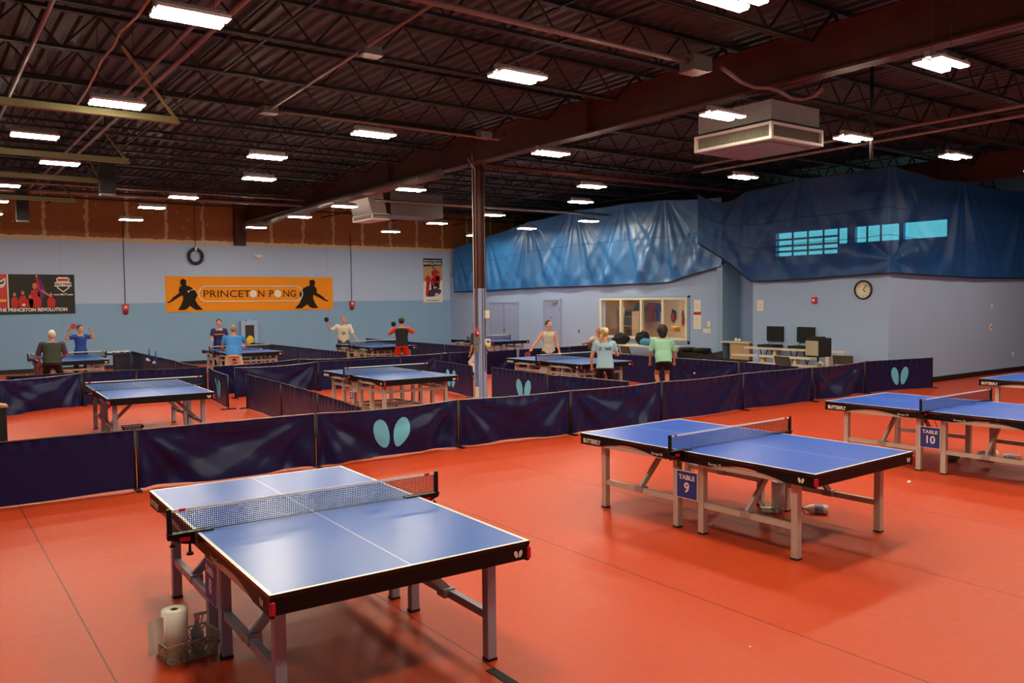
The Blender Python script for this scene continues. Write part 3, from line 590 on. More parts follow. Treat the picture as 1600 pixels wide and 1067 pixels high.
# hanging air units
def air_unit(x, y, z, w, d, h, rz, lab):
    t = thing('air_unit', lab, 'air unit', (x, y, z), rz)
    MB().box((0.02, 0.02, .27), (w-.02, d-.02, h)).build('case', 'galv', t, bev=.006)
    MB().box((-.02, -.02, .24), (w+.02, d+.02, .27)).build('ledge', 'black', t)
    mb = MB()
    for (a, b) in (((0, 0), (w, 0)), ((w, 0), (w, d)), ((w, d), (0, d)), ((0, d), (0, 0))):
        for zz in (.02, .22): mb.bar((*a, zz), (*b, zz), .04)
    for a in ((0, 0), (w, 0), (w, d), (0, d)): mb.bar((*a, 0), (*a, .24), .045)
    mb.build('grille_frame', 'white', t)
    mb = MB().box((.02, .02, .03), (w-.02, d-.02, .23)); n = 46
    for i in range(n):
        u = .03+(d-.06)*i/n; mb.box((.005, u, .04), (.02, u+.008, .21)); u = .03+(w-.06)*i/n; mb.box((u, .005, .04), (u+.008, .02, .21))
    mb.build('filter', 'filter', t)
    MB().box((.0, .0, -.01), (w, d, .02)).box((.12, .12, -.02), (w-.12, d-.12, -.01)).build('bottom_panel', 'pipe_grey', t)
    mb = MB()
    for a in ((.1, .1), (w-.1, .1), (w-.1, d-.1), (.1, d-.1)): mb.tube([(*a, h), (*a, 5.9-z)], .008, 5)
    mb.build('hanging_rod', 'black', t); return t
air_unit(9.95, 7.42, 4.4, 1.2, 1.38, .56, 0, 'large square grey air unit hanging under the big girder')
t = thing('duct_outlet', 'grey sloping duct outlet with a white grille behind the farther girder lamps', 'duct', (10.3, 20.6, 4.4))
MB().prism([(0, 0), (.5, 0), (.35, .6), (-.25, .75)], 1.2, lambda u, v, q: V((u*.9, q, v+.12))).build('case', 'galv', t)
MB().box((-.03, -.02, 0), (.5, 1.22, .03)).box((-.03, -.02, .14), (.5, 1.22, .17)).box((-.03, -.02, 0), (0, .02, .17)).box((-.03, 1.18, 0), (0, 1.22, .17)).build('grille_frame', 'white', t)
MB().box((0, 0, .03), (.47, 1.2, .14)).build('grille', 'filter', t)
t = thing('duct_section', 'dark rectangular duct section right of the sloping duct outlet', 'duct', (10.9, 20.7, 4.55)); MB().box((0, 0, 0), (1.7, 1, .65)).build('duct_body', 'duct_grey', t); MB().tube([(.3, .5, .6), (.3, .5, 1.4)], .01, 5).build('hanging_rod', 'black', t); MB().tube([(1.4, .5, .6), (1.4, .5, 1.4)], .01, 5).build('hanging_rod', 'black', t)
# ------------------------------------------------------------------ lamps
def make_lamp(label, loc, group):
    t = thing('ceiling_light', label, 'light', loc, 0, group)
    MB().box((-.3, -.03, .03), (.3, .03, .1)).box((-.24, -.16, .03), (-.2, .16, .05)).box((.2, -.16, .03), (.24, .16, .05)).build('driver_housing', 'galv', t)
    for s in (-1, 1):
        MB().box((-.3, s*.1-.056, .0), (.3, s*.1+.056, .03)).build('panel_housing', 'white', t)
        MB().box((-.29, s*.1-.048, -.012), (.29, s*.1+.048, -.0005)).build('diffuser', 'lamp_lens', t)
    MB().tube([(-.2, 0, .1), (-.2, 0, 1.2)], .004, 4).tube([(.2, 0, .1), (.2, 0, 1.2)], .004, 4).build('hanging_wire', 'cable', t)
    return t
LR = [('nearest row', [(5.55, 4.54), (8.95, 4.53), (12.1, 4.5), (15.2, 4.5)]),
      ('second row from the camera', [(2.04, 7.45), (5.5, 7.42), (8.95, 7.45), (11.95, 7.4), (15.06, 7.35), (18.3, 7.3)]),
      ('third row from the camera', [(2.15, 11.15), (5.6, 11.12), (8.8, 10.96), (13.82, 10.98)]),
      ('fourth row from the camera', [(1.56, 13.86), (4.96, 13.79), (12.09, 13.65)]),
      ('fifth row from the camera', [(2.19, 16.27), (5.68, 16.28), (9.01, 16.14), (13.75, 15.95)]),
      ('third row from the far wall', [(1.63, 19.83), (5.2, 20.01), (9.11, 19.81), (13.69, 19.7), (17.31, 19.7)]),
      ('second row from the far wall', [(1.67, 22.9), (5.07, 22.52), (9.14, 22.88), (13.56, 22.65), (17.19, 22.76)]),
      ('row nearest the far wall', [(1.8, 26.1), (5.29, 26.04), (9.2, 26.75), (13.74, 26.13), (17.32, 26.16)]),
      ('unseen row overhead, above the frame', [(2.1, 4.5), (-1.4, 7.4), (2.1, 1.2), (5.5, 1.2), (9, 1.2), (13, 1.2), (21.6, 7.3), (24.5, 5.5)])]  # last pair added out of view to brighten the right-hand walls
ordn = ['leftmost', 'second from left', 'third from left', 'fourth from left', 'fifth from left', 'sixth from left', 'seventh from left', 'eighth from left', 'rightmost']
lamp0 = None
for rn, pts in LR:
    for i, (x, y) in enumerate(pts):
        lab = 'twin-panel hanging lamp, '+ordn[i]+' of the '+rn
        if lamp0 is None: lamp0 = make_lamp(lab, (x, y, 4.6), 'twin-panel lamps hanging under the roof')
        else: copy_thing(lamp0, lab, (x, y, 4.6))
# ------------------------------------------------------------------ barriers
BN = [0]
def barrier(p, q, lab, style=1, logo=False, sag=.0, feet=True, h=.7, group=None, flip=1):
    """p, q: floor points; local x along the panel, local -y towards the viewer's side"""
    BN[0] += 1; rnd = random.Random(BN[0]*7+3); ph = [rnd.uniform(0, 6.28) for _ in range(8)]
    p, q = V((*p[:2], 0)), V((*q[:2], 0)); Lg = (q-p).length; rz = atan2(q.y-p.y, q.x-p.x)
    t = thing('court_barrier', lab, 'barrier', p, rz, group)
    def top(u): return h-sag*4*u*(1-u)
    side = 1 if rnd.random() < .5 else 0
    def disp(u, z):
        x = u*Lg; d = .003*sin(x*9+ph[0])*sin(z*7+ph[1])
        d += .011*sin(x*34+ph[2]+2*sin(x*5+ph[3]))*max(0, (z-h+.17)/.17)
        if style >= 1:
            for k, (cx_, am) in enumerate(((0, 1), (Lg, 1))):
                dx = abs(x-cx_); dz = h-z+.03; r = hypot(dx, dz); th = atan2(dx, dz)
                d += am*(.035 if style == 1 else .075)*min(1, r*1.6)*exp(-r*.7)*(sin(th*(6 if style == 1 else 7)+ph[4+k])*.75+math.asin(sin(th*17+ph[k]))*.22)*min(1, dz*3.2)
            if style >= 2: d += .03*sin(3.1*(z-h)*3+4*(u-.5)**2*6+ph[6])*(1-z/h)
            if style == 3: d += .06*exp(-((u-.86)/.07)**2)*(1-z/h)-.05*exp(-((u-.95)/.03)**2)*(1-z/h)
        return d*(min(1, u*25, (1-u)*25) if u > 0 and u < 1 else 0)
    zb = lambda u: .018+.008*sin(u*7+ph[7])+(.03*max(0, u-.8)*5 if style == 3 else 0)
    def pt(u, v):
        z = zb(u)+(top(u)-zb(u))*v; return V((u*Lg, disp(u, z)*flip, z))
    clo = MB().grid(pt, 96, 24).build('cloth', 'cloth', t)
    MB().tube([pt(i/16, 1)+V((0, 0, .004)) for i in range(17)], .009, 6).build('top_rod', 'leg_steel' if style != 0 else 'cable', t)
    for x in (0.0, Lg):
        po = MB().tube([(x, 0, .02), (x, 0, h)], .012, 8).build('post', 'black', t)
        if feet: MB().bar((x, -.15, .012), (x, .15, .012), .025, .02).build('foot', 'black', po)
    MB().tube([pt(i/16, (h-.12)/h)+V((0, -.004*flip, 0)) for i in range(17)], .0025, 4).build('hem_seam', 'navy_box', clo)
    if logo:
        u0 = .5 if logo is True else logo
        for s in (-1, 1):
            w_ = wing(s, .98); mb = MB(); cxy = V((s*.14, 0)); K = 6
            vs = [cxy]+[cxy+(V(a)-cxy)*(k/K) for k in range(1, K+1) for a in w_]; n = len(w_)
            P3 = []
            for a in vs:
                u = u0+a[0]/Lg; z = .335+a[1]; P3.append(V((u*Lg, disp(u, z)*flip-.006, z)))
            fs = [(0, 1+i, 1+(i+1) % n) for i in range(n)]+[(1+k*n+i, 1+(k+1)*n+i, 1+(k+1)*n+(i+1) % n, 1+k*n+(i+1) % n) for k in range(K-1) for i in range(n)]
            mb.add(P3, fs, True); mb.build('wing_emblem', 'logo_blue', clo)
    return t
def row(pts, labs, styles=None, logos=None, sags=None, **k):
    out = []
    for i in range(len(pts)-1):
        a, b = V(pts[i]).to_2d(), V(pts[i+1]).to_2d(); g = (b-a).normalized()*.015
        out.append(barrier(a+g, b-g, labs[i], styles[i] if styles else 1, (logos or {}).get(i, False), sags[i] if sags else 0, **k))
    return out
OR = ['first', 'second', 'third', 'fourth', 'fifth', 'sixth', 'seventh', 'eighth', 'ninth']
A = [(-.2, 10.28), (2.05, 10.24), (4.22, 10.2), (6.45, 10.25), (8.45, 10.08), (10.55, 10.12), (12.85, 10.2), (14.95, 10.12), (17.1, 10.25), (19.3, 9.86)]
row(A, ['nearest navy barrier panel at the left edge of the photo', 'front-row barrier panel behind the nearest table, left of the big emblem panel', 'front-row barrier panel with a large light blue two-wing emblem',
        'front-row barrier panel right of the large emblem, before the steel column', 'front-row barrier panel behind the left end of the TABLE 9 table', 'flat front-row barrier panel below the mint-shirted player',
        'smooth front-row barrier panel before the bleacher', 'creased front-row barrier panel next to the end panel with the emblem', 'right-hand end panel of the front barrier row with a two-wing emblem'],
    [0, 2, 3, 2, 2, 1, 1, 2, 0], {2: .5, 8: .5}, [0, 0, .03, .015, .02, .02, .0, .02, 0])
row([(-1.0, 18.5), (1.3, 18.75), (2.9, 19.6), (4.0, 19.72), (5.45, 19.4)], ['barrier panel with part of a blue emblem at the left edge, behind the middle-left court', 'rippled barrier panel behind the middle-left court, left of its table', 'short barrier panel behind the left end of the middle-left table', 'barrier panel behind the net of the middle-left table'], [1, 2, 0, 0], {0: .87}, [0, .02, 0, .015])
row([(1.55, 20.0), (3.85, 20.1)], ['low barrier panel before the person in the dark vest'], [0], h=.68)
row([(5.42, 19.2), (5.15, 16.9)], ['emblem barrier panel at the corner between the two middle courts'], [1], {0: .5}, [.02], flip=1)
row([(5.5, 16.85), (5.38, 14.55), (5.2, 12.45), (4.95, 10.35)], ['first side barrier panel between the two middle courts, next to the emblem corner', 'second side barrier panel between the two middle courts', 'side barrier panel between the two middle courts ending at the front row'], [0, 0, 0])
row([(5.85, 18.75), (8.0, 19.1), (10.2, 18.95)], ['rippled barrier panel left behind the centre table', 'plain barrier panel behind the net of the centre table'], [2, 0], None, [.035, 0])
row([(10.35, 17.5), (10.05, 15.35)], ['emblem barrier panel left of the steel column beside the centre table'], [0], {0: .45})
row([(5.6, 19.5), (8.0, 20.35), (9.95, 19.95), (12.2, 19.8), (14.5, 19.75)], ['sagging barrier panel before the two people in blue shirts', 'sagging barrier panel before the person in the white shirt', 'barrier panel before the person in red trousers', 'barrier panel left of the column, second line from the back'], [1, 1, 1, 1], None, [.02, .03, .03, .02])
row([(5.5, 28.0), (5.45, 26.0), (5.42, 24.0), (5.4, 22.0), (5.42, 20.0)], ['side barrier panel nearest the far wall, next to the ball tray', 'side barrier panel carrying the two blue ball nets', 'side barrier panel right of the ball nets', 'side barrier panel left of the navy-shirted person'], [0, 0, 0, 1], None, [0, 0, 0, .02])
row([(10.0, 30.0), (10.15, 27.8), (10.15, 25.8), (10.1, 23.9), (10.15, 22.1)], ['side barrier panel by the far wall behind the blue-shirted players', 'side barrier panel right of the blue-shirted players, second from the wall', 'side barrier panel left of the white-shirted person, third from the wall', 'side barrier panel at the left end of the white-shirted players table'], [0, 0, 0, 0])
row([(14.6, 30.0), (14.5, 27.8), (14.45, 25.7), (14.35, 23.6), (14.3, 21.6)], ['side barrier panel by the far wall behind the red-trousered person', 'side barrier panel right behind the red-trousered person', 'side barrier panel right of the red-trousered person', 'side barrier panel between the red-trousered person and the column'], [0, 0, 0, 0])
row([(14.5, 19.65), (16.4, 19.6), (18.4, 19.9)], ['barrier panel behind the person in the sleeveless top', 'barrier panel behind the seated bald person'], [1, 0])
row([(15.0, 18.4), (15.02, 16.2), (15.05, 14.15), (15.1, 12.1), (14.9, 10.4)], ['side barrier panel behind the person in the cap', 'side barrier panel between the person in the cap and the mint-shirted player', 'side barrier panel right of the mint-shirted player, towel end', 'side barrier panel before the bleacher running to the front row'], [0, 0, 1, 0])
row([(15.2, 13.55), (17.9, 14.9)], ['dark barrier panel standing before the alcove'], [0])
row([(10.15, 14.75), (9.98, 12.6), (10.15, 10.5)], ['emblem barrier panel right of the steel column', 'side barrier panel right of the column emblem panel, along the right-hand court'], [0, 1], {0: .6})
row([(27.2, 10.1), (29.3, 9.6)], ['barrier panel at the far right edge of the photo'], [0], h=.9)
# white towel over a barrier end
p = V((15.05, 14.2, .7)); t = MB().grid(lambda u, v: V((p.x-.035*cos(pi*min(1, v*1.2))-.012*sin(u*9), p.y-.1+.2*u+.015*sin(v*8), .725-.62*abs(v-.42)-.02*sin(u*7)*v)), 8, 16).build('towel', 'cream'); tag(t, 'small white towel hung over the barrier end near the mint-shirted player', 'towel')
# ------------------------------------------------------------------ tables
def apron_profile():
    P_ = [(0, -.028), (1.37, -.028), (1.37, -.115), (1.1, -.112)]
    for i in range(1, 13):
        t = i/13; P_.append((1.1-.78*t, -.112+(.05)*sin(pi*t)+.012*t))
    return P_+[(.32, -.1), (.16, -.1), (.16, -.1), (0, -.1)]
TSIGN = {}
def table(key, x, y, rz, slab, lab, top='table_blue', kind='fixed', sign=None, text_on=True, signz=.43):
    t = thing('ping_pong_table', lab, 'table', (x, y, 0), R(rz)); H = .76
    SA = {}
    for s in (-1, 1):
        MB().box((-.7625, min(s*.003, s*1.37), H-.022), (.7625, max(s*.003, s*1.37), H)).build('tabletop', top, t)
        # aprons: two long sides and one end for each half
        for sx in (-1, 1):
            mb = MB().prism(apron_profile(), .018, lambda u, v, q, sx=sx, s=s: V((sx*(.758-q), s*u, H+v)))
            sa = mb.build('side_apron', 'apron', t); SA[(sx, s)] = sa
            MB().box((sx*.735-.012, min(s*.2, s*1.2), H-.115), (sx*.735+.012, max(s*.2, s*1.2), H-.075)).build('side_rail', 'leg_cream', t)
            if s < 0: MB().box((sx*.7625-.012*(1 if sx > 0 else -1)-.012, s*1.37-.013, H-.1), (sx*.7625-.012*(1 if sx > 0 else -1)+.013, s*1.37+.013, H-.035)).build('corner_cap', 'crimson', t, bev=.004)
        MB().box((-.757, min(s*1.35, s*1.369), H-.105), (.757, max(s*1.35, s*1.369), H-.023)).build('end_apron', 'apron', t); ea = list(t.children)[-1]; ea = [c for c in t.children if c.name.startswith('end_apron')][-1]
        # emblems
        for nm, pl in (('end_emblem', lambda u, v, q, s=s: V((-s*.68+u, s*(1.371+q), H-.066+v))),):
            mb = MB()
            for k in (-1, 1): mb.prism(wing(k, .1), .002, pl)
            mb.build(nm, 'logo_white', ea)
    for sx in (-1, 1):
        mb = MB()
        for k in (-1, 1): mb.prism(wing(k, .1), .002, lambda u, v, q, sx=sx: V((sx*(.76+q), -1.24+u, H-.07+v)))
        mb.build('side_emblem', 'logo_white', SA[(sx, -1)])
    if text_on:
        pm = lambda yy, zz: plane_m((-.7605, yy, zz), (0, -1, 0), (0, 0, 1))
        text('lettering', 'BUTTERFLY', .062, 'logo_white', SA[(-1, 1)], pm(1.2, H-.075), ext=.001, sx=.8, bold=.002)
        text('lettering', 'Europa 25', .034, 'logo_white', SA[(-1, 1)], pm(.3, H-.075), ext=.001); text('lettering', 'Europa 25', .034, 'logo_white', SA[(-1, -1)], pm(-.38, H-.075), ext=.001)
    lm = 'leg_grey' if key in ('8', '7') else 'leg_cream'
    for sx in (-1, 1):
        for s in (-1, 1):
            a, b = .15, 1.12; w = .031
            for c_ in (a, b):
                lg = MB().box((sx*.64-w, s*c_-w, .012), (sx*.64+w, s*c_+w, H-.03)).build('leg', lm, t, bev=.004)
                MB().box((sx*.64-w-.002, s*c_-w-.002, 0), (sx*.64+w+.002, s*c_+w+.002, .016)).build('foot_cap', 'black', lg)
            zs = .27 if kind == 'fixed' else .52
            MB().bar((sx*.64, s*(a+w), zs), (sx*.64, s*(b-w), zs), .04, .05).build('stretcher', lm, t)
            if kind == 'fixed':
                db = MB().bar((sx*.63, s*.63, zs+.02), (sx*.2, s*.63, H-.04), .05, .03, up=(0, 1, 0)).build('diagonal_brace', 'leg_steel' if sx > 0 else lm, t)
                MB().box((sx*.625-.04, s*.63-.05, zs-.02), (sx*.625+.04, s*.63+.05, zs+.035)).build('brace_latch', 'galv', db)
            else:
                MB().box((sx*.64-w, s*.62-w, .1), (sx*.64+w, s*.62+w, H-.03)).build('middle_leg', lm, t)
    if kind == 'fixed':
        for s in (-1, 1):
            for c_ in (.2, 1.12): MB().bar((-.61, s*c_, H-.06), (.61, s*c_, H-.06), .035, .04).build('cross_member', lm, t)
    else:
        for s in (-1, 1):
            MB().bar((-.61, s*1.12, .52), (.61, s*1.12, .52), .04, .05).build('cross_member', lm, t); MB().bar((-.61, s*.15, .15), (.61, s*.15, .15), .04, .04).build('cross_member', lm, t)
            MB().bar((-.64, s*.62, .15), (.64, s*.62, .15), .05, .04).build('cross_member', lm, t)
        for sx in (-1, 1):
            MB().bar((sx*.5, -.62, .15), (sx*.5, .62, .15), .04, .04).build('carriage_rail', lm, t)
            for s in (-1, 1):
                MB().lathe([(.001, -.018), (.05, -.018), (.055, 0), (.05, .018), (.001, .018)], (sx*.5, s*.62, .055), 16, M.Rotation(pi/2, 4, 'Y')).build('wheel', 'wheel', t)
        MB().prism([(-.16, -.1), (.16, -.1), (.1, -.33), (-.1, -.33)], .02, lambda u, v, q: V((-.68-q, u, H+v))).build('bracket', lm, t)
    # net assembly
    z0 = H+.006; zt = H+.1525
    g = MB().add([(-.9, 0, z0), (.9, 0, z0), (.9, 0, zt-.012), (-.9, 0, zt-.012)], [(0, 1, 2, 3)]).build('net', 'net', t)
    MB().box((-.9, -.003, zt-.015), (.9, .003, zt)).build('net_tape', 'tape_white', g)
    MB().tube([(-.9, 0, z0), (.9, 0, z0)], .003, 5).build('net_cord', 'black', g)
    for sx in (-1, 1):
        MB().box((sx*.915-.014, -.012, H-.03), (sx*.915+.014, .012, zt+.006)).build('net_post', 'black_metal', t, bev=.003)
        mb = MB().box((min(sx*.66, sx*.93), -.03, H+.001), (max(sx*.66, sx*.93), .03, H+.009)).prism([(.93, .0), (.77, .0), (.77, -.07), (.84, -.06), (.93, -.02)], .03, lambda u, v, q, sx=sx: V((sx*u, -.015+q, H+v)))
        mb.tube([(sx*.8, 0, H-.06), (sx*.8, 0, H-.12)], .008, 6).lathe([(.001, 0), (.022, 0), (.018, .015), (.001, .018)], (sx*.8, 0, H-.135), 12).lathe([(.001, 0), (.02, 0), (.001, .02)], (sx*.9, 0, H-.07), 12)
        cl = mb.build('clamp', 'black_metal', t)
        MB().box((sx*.83-.03, -.018, H-.045), (sx*.83+.03, -.0151, H-.02)).build('clamp_badge', 'crimson', cl)
        MB().box((sx*.84-.02, -.0045, zt-.016), (sx*.84+.02, .0045, zt+.0005)).build('tape_badge', 'crimson', g)
    if sign:
        mt = 'sign_blue' if key in ('8', '2') else 'sign_dark'; w2, h2 = (.125, .13) if kind == 'fixed' else (.075, .1)
        zc = signz; xs = -.678 if kind == 'fixed' else -.76
        so = thing('table_number_sign', 'blue number sign under the net of the '+slab, 'sign', t.matrix_basis @ V((xs, 0, zc)), R(rz))
        MB().box((-.006, -w2, -h2), (0, w2, h2)).build('board', 'white', so)
        MB().box((-.009, -w2+.008, -h2+.008), (-.006, w2-.008, h2-.008)).build('face', mt, so)
        pm = lambda zz: plane_m((-.0095, 0, zz), (0, -1, 0), (0, 0, 1))
        text('lettering', 'TABLE', w2*.46, 'white', so, pm(h2*.52), ext=.001, sx=1.15, bold=.002); text('numeral', sign[1], h2*1.0, 'white', so, pm(-h2*.22), ext=.001, bold=.003)
        MB().tube([(-.004, -w2*.7, h2), (-.03, -.02, h2+.18)], .003, 4).tube([(-.004, w2*.7, h2), (-.03, .02, h2+.18)], .003, 4).build('cord', 'cable', so)
    return t
table('8', 2.124, 5.17, -1.33, 'nearest table', 'nearest table, lower left, with a glossy blue top and a TABLE 8 sign', sign=('T', '8'))
table('9', 6.423, 5.205, 1.39, 'bright blue table in the right foreground', 'bright blue table in the right foreground with the TABLE 9 sign', 'table_bluer', sign=('T', '9'))
table('10', 10.649, 5.121, .64, 'bright blue table cut by the right edge', 'bright blue table cut by the right edge with the TABLE 10 sign', 'table_bluer', sign=('T', '10'))
table('11', 15.21, 5.24, .58, '', 'farthest right table, only its corner in view at the right edge', 'table_bluer')
table('7', 3.125, 14.679, -2.35, 'middle-left table behind the barriers', 'unused table in the left middle court behind the front barriers', sign=('T', '7'), text_on=False)
table('2', 7.502, 14.493, -.58, 'wheeled centre table', 'unused wheeled table in the centre court with a small numbered sign', kind='roller', sign=('T', '2'), signz=.4)
table('3', 12.355, 14.854, .26, '', 'wheeled table between the person in the sleeveless top and the person in the cap', kind='roller')
table('1', 3.31, 24.46, -.14, '', 'far left table between the person in the dark vest and the person in blue', kind='roller', text_on=False)
table('4', 7.88, 24.5, -.16, '', 'far table between the two people in blue shirts', kind='roller', text_on=False)
table('5', 12.15, 24.31, -.31, '', 'far table between the person in white and the person in red trousers', kind='roller', text_on=False)
table('6', 16.7, 24.4, -.28, '', 'far table behind the steel column near the double door', kind='roller', text_on=False)
# ------------------------------------------------------------------ blue sheeting over the walls
def tarp(name, path, tops, bots, hang, lab, mat, amp, centres=()):
    """path: list of (s, x, y, nx, ny); tops/bots/hang in (s, z)"""
    def interp(tab, s):
        for (a, *va), (b, *vb) in zip(tab, tab[1:]):
            if s <= b or (b, *vb) == tuple(tab[-1]):
                f = min(1, max(0, (s-a)/(b-a))); return [p_+(q_-p_)*f for p_, q_ in zip(va, vb)]
    S0, S1 = path[0][0], path[-1][0]
    def ztop(s):
        for a, b in zip(hang, hang[1:]):
            if a[0] <= s <= b[0] or b is hang[-1]:
                f = min(1, max(0, (s-a[0])/(b[0]-a[0]))); return a[1]+(b[1]-a[1])*f-4*a[2]*f*(1-f)
    def fn(u, v):
        s = S0+(S1-S0)*u; x, y, nx, ny = interp(path, s); zb = interp(bots, s)[0]; zt = ztop(s); z = zb+(zt-zb)*v
        d = 0
        for k, h in enumerate(hang):
            dz = h[1]-z+.25; th = (s-h[0])/dz
            d += amp*dz*exp(-(th/.75)**2)*(math.asin(sin(th*10+k))*.55+math.asin(sin(th*21+k*2))*.25)
        for (cs, cz, r0, am, fr) in centres:
            dx, dz = s-cs, z-cz; r = hypot(dx, dz); th = atan2(dz, dx); d += am*min(r, 1.4)*exp(-r/r0)*sin(th*fr)
        d += .04*noise.noise(V((s*.8, z*.8, 3)))+.006*noise.noise(V((s*4, z*3, 7)))
        d = max(-.1, d*min(1, (z-zb)*2+.25))
        return V((x+nx*(.12+d), y+ny*(.12+d), z))
    n = int((S1-S0)*22); g = MB().grid(fn, n, 60)
    t = thing(name, lab, 'sheet'); g.build('sheet', mat, t)
    MB().tube([fn(i/80, 0) for i in range(81)], .022, 6).build('hem', 'black', t)
    for vv in (.36, .62) if amp < .06 else (.55,):
        MB().tube([fn(i/120, vv)+V((path[0][3]*.01, path[0][4]*.01, 0)) for i in range(121)], .006, 4).build('fold_crease', 'navy_box', t)
    MB().tube([fn(i/80, 1) for i in range(81)], .012, 5).build('top_rope', 'cable', t); return t
tarp('blue_sheeting', [(0, WX, 29.9, -1, 0), (14.3, WX, 15.6, -1, 0)], None, [(0, 2.53), (2.4, 2.55), (6, 2.61), (9.4, 2.61), (12.3, 2.65), (13.3, 2.87), (14.3, 3.05)],
     [(0, 4.4, .02), (2.5, 4.7, .03), (5.3, 5.05, .03), (7.9, 5.22, .02), (10.3, 5.2, .0), (12.1, 5.15, .03), (14.3, 5.0, 0)], 'blue plastic sheeting hung over the wall above the office window', 'tarp', .062)
tarp('blue_sheeting', [(0, CX-.35, 15.9, -1, 0), (1.6, CX-.02, 14.4, -1, 0), (5.35, CX-.02, SY-.02, -1, -.2), (5.55, CX+.1, SY-.02, -.3, -1), (15, 27.9, SY-.02, 0, -1)], None,
     [(0, 3.7), (.7, 3.3), (1.7, 2.58), (3, 2.6), (5.4, 2.69), (7.3, 2.64), (9.6, 2.6), (15, 2.62)],
     [(0, 5.1, .28), (1.5, 5.0, .02), (3.2, 5.15, .05), (5.4, 5.15, .1), (8.7, 5.03, .06), (12.2, 5.0, .05), (15, 5.2, 0)], 'blue see-through plastic sheeting sagging above the clock, daylight showing through', 'tarp_thin', .035, ((5.45, 2.98, 1.6, .12, 7),))
# ------------------------------------------------------------------ furniture by the office
def folding_chair(loc, rz, lab, mat='grey_chair'):
    t = thing('folding_chair', lab, 'chair', loc, rz)
    MB().box((-.2, -.2, .43), (.2, .2, .455)).build('seat', mat, t, bev=.01)
    MB().grid(lambda u, v: V((-.22+.44*u, -.26-.05*v-.03*(1-(2*u-1)**2), .62+.2*v)), 10, 5).grid(lambda u, v: V((-.22+.44*u, -.275-.05*v-.03*(1-(2*u-1)**2), .62+.2*v)), 10, 5).build('backrest', mat, t)
    for sx in (-.21, .21):
        MB().tube([(sx, .24, 0), (sx, -.22, .55), (sx, -.31, .82)], .012, 6).build('leg', 'black_metal', t); MB().tube([(sx*.9, -.28, 0), (sx*.9, .1, .43)], .012, 6).build('leg', 'black_metal', t)
    return t
g = fl(1170, 600, 0)
p = V((17.0, 18.2, 0)); 
# long white table along the office wall
t = thing('folding_table', 'long white folding table under the office window holding bags', 'table', (18.0, 18.25, 0))
MB().box((-.38, -1.5, .71), (.38, 1.5, .75)).build('tabletop', 'cream', t, bev=.01)
for sy in (-1.2, 1.2): MB().tube([(-.3, sy, 0), (-.3, sy, .71)], .015, 6).tube([(.3, sy, 0), (.3, sy, .71)], .015, 6).tube([(-.3, sy, .15), (.3, sy, .15)], .012, 6).build('leg', 'black_metal', t)
def bag(loc, r, mat, lab, seed):
    rnd = random.Random(seed); mb = MB(); mb.ell((0, 0, r[2]*.9), r, 20, 12); o = noise
    for i, v in enumerate(mb.v):
        vv = V(v); k = 1+.22*noise.noise(vv*7+V((seed, 0, 0))); mb.v[i] = (v[0]*k, v[1]*k, max(0, v[2]*k))
    t = thing('bag', lab, 'bag', loc); mb.build('body', mat, t); MB().tube([(-r[0]*.4, 0, r[2]*1.6), (0, 0, r[2]*2.2), (r[0]*.4, 0, r[2]*1.6)], .014, 5).build('handle', 'black_cloth', t)
    return t
bag(onY(992, 541, 18.9)*1.0 if 0 else V((17.95, 18.95, .75)), (.24, .3, .17), 'black_cloth', 'black bag lying on the white table right of the person in the cap', 3)
bag(V((18.1, 18.15, .75)), (.2, .24, .2), 'black_cloth', 'black backpack standing on the white table under the third window pane', 5)
bag(V((17.78, 17.62, .75)), (.16, .27, .12), 'bag_blue', 'light blue and white bag on the white table before the black backpack', 9)
bag(V((17.85, 17.15, .75)), (.15, .2, .1), 'white', 'white bundle on the white table beside the blue bag', 11)
folding_chair((16.9, 17.85, 0), -pi/2, 'grey folding chair at the white table just right of the person in the cap'); folding_chair((16.6, 17.0, 0), -pi/2-.2, 'grey folding chair before the white table, left of the mint-shirted player')
folding_chair((onY(934, 540, 19).x, 19.0-.03, 0), R(165), 'folding chair behind the person in the cap'); folding_chair((17.3, 16.6, 0), -pi/2+.8, 'folding chair right of the mint-shirted player', 'grey_chair')
t = thing('padded_stool', 'low black padded bench by the wall below the light switches', 'bench', (18.3, 16.22, 0))
MB().lathe([(.001, 0), (.24, 0), (.26, .05), (.24, .1), (.001, .11)], (0, .3, .62), 24).build('cushion', 'black_matte', t); MB().lathe([(.001, 0), (.24, 0), (.26, .05), (.24, .1), (.001, .11)], (0, -.25, .62), 24).build('cushion', 'black_matte', t)
for sx, sy in ((-.2, -.4), (.2, -.4), (-.2, .45), (.2, .45)): MB().tube([(sx, sy, 0), (sx, sy, .63)], .02, 8).build('leg', 'black_metal', t)
MB().box((-.22, -.45, .3), (.22, .5, .6)).build('skirt', 'black_matte', t)
# desk in the alcove
p = fl(1150, 531, .95); t = thing('alcove_counter', 'grey-topped counter with a tan cardboard front in the alcove', 'counter', (18.72, 14.95, 0))
MB().box((-.25, -.5, .9), (.5, .5, .94)).build('counter_top', 'bleacher', t); MB().box((-.2, -.45, .45), (.45, .2, .9)).build('box_front', 'card', t); MB().box((-.2, -.48, 0), (.45, .48, .45)).build('base', 'office_dark', t)
for dx, dy, s in ((-.05, .1, .05), (-.1, -.05, .045)): 
    MB().ell((dx, dy, .94+s), (s, s, s), 12, 8).build('crumpled_paper', 'white', t)
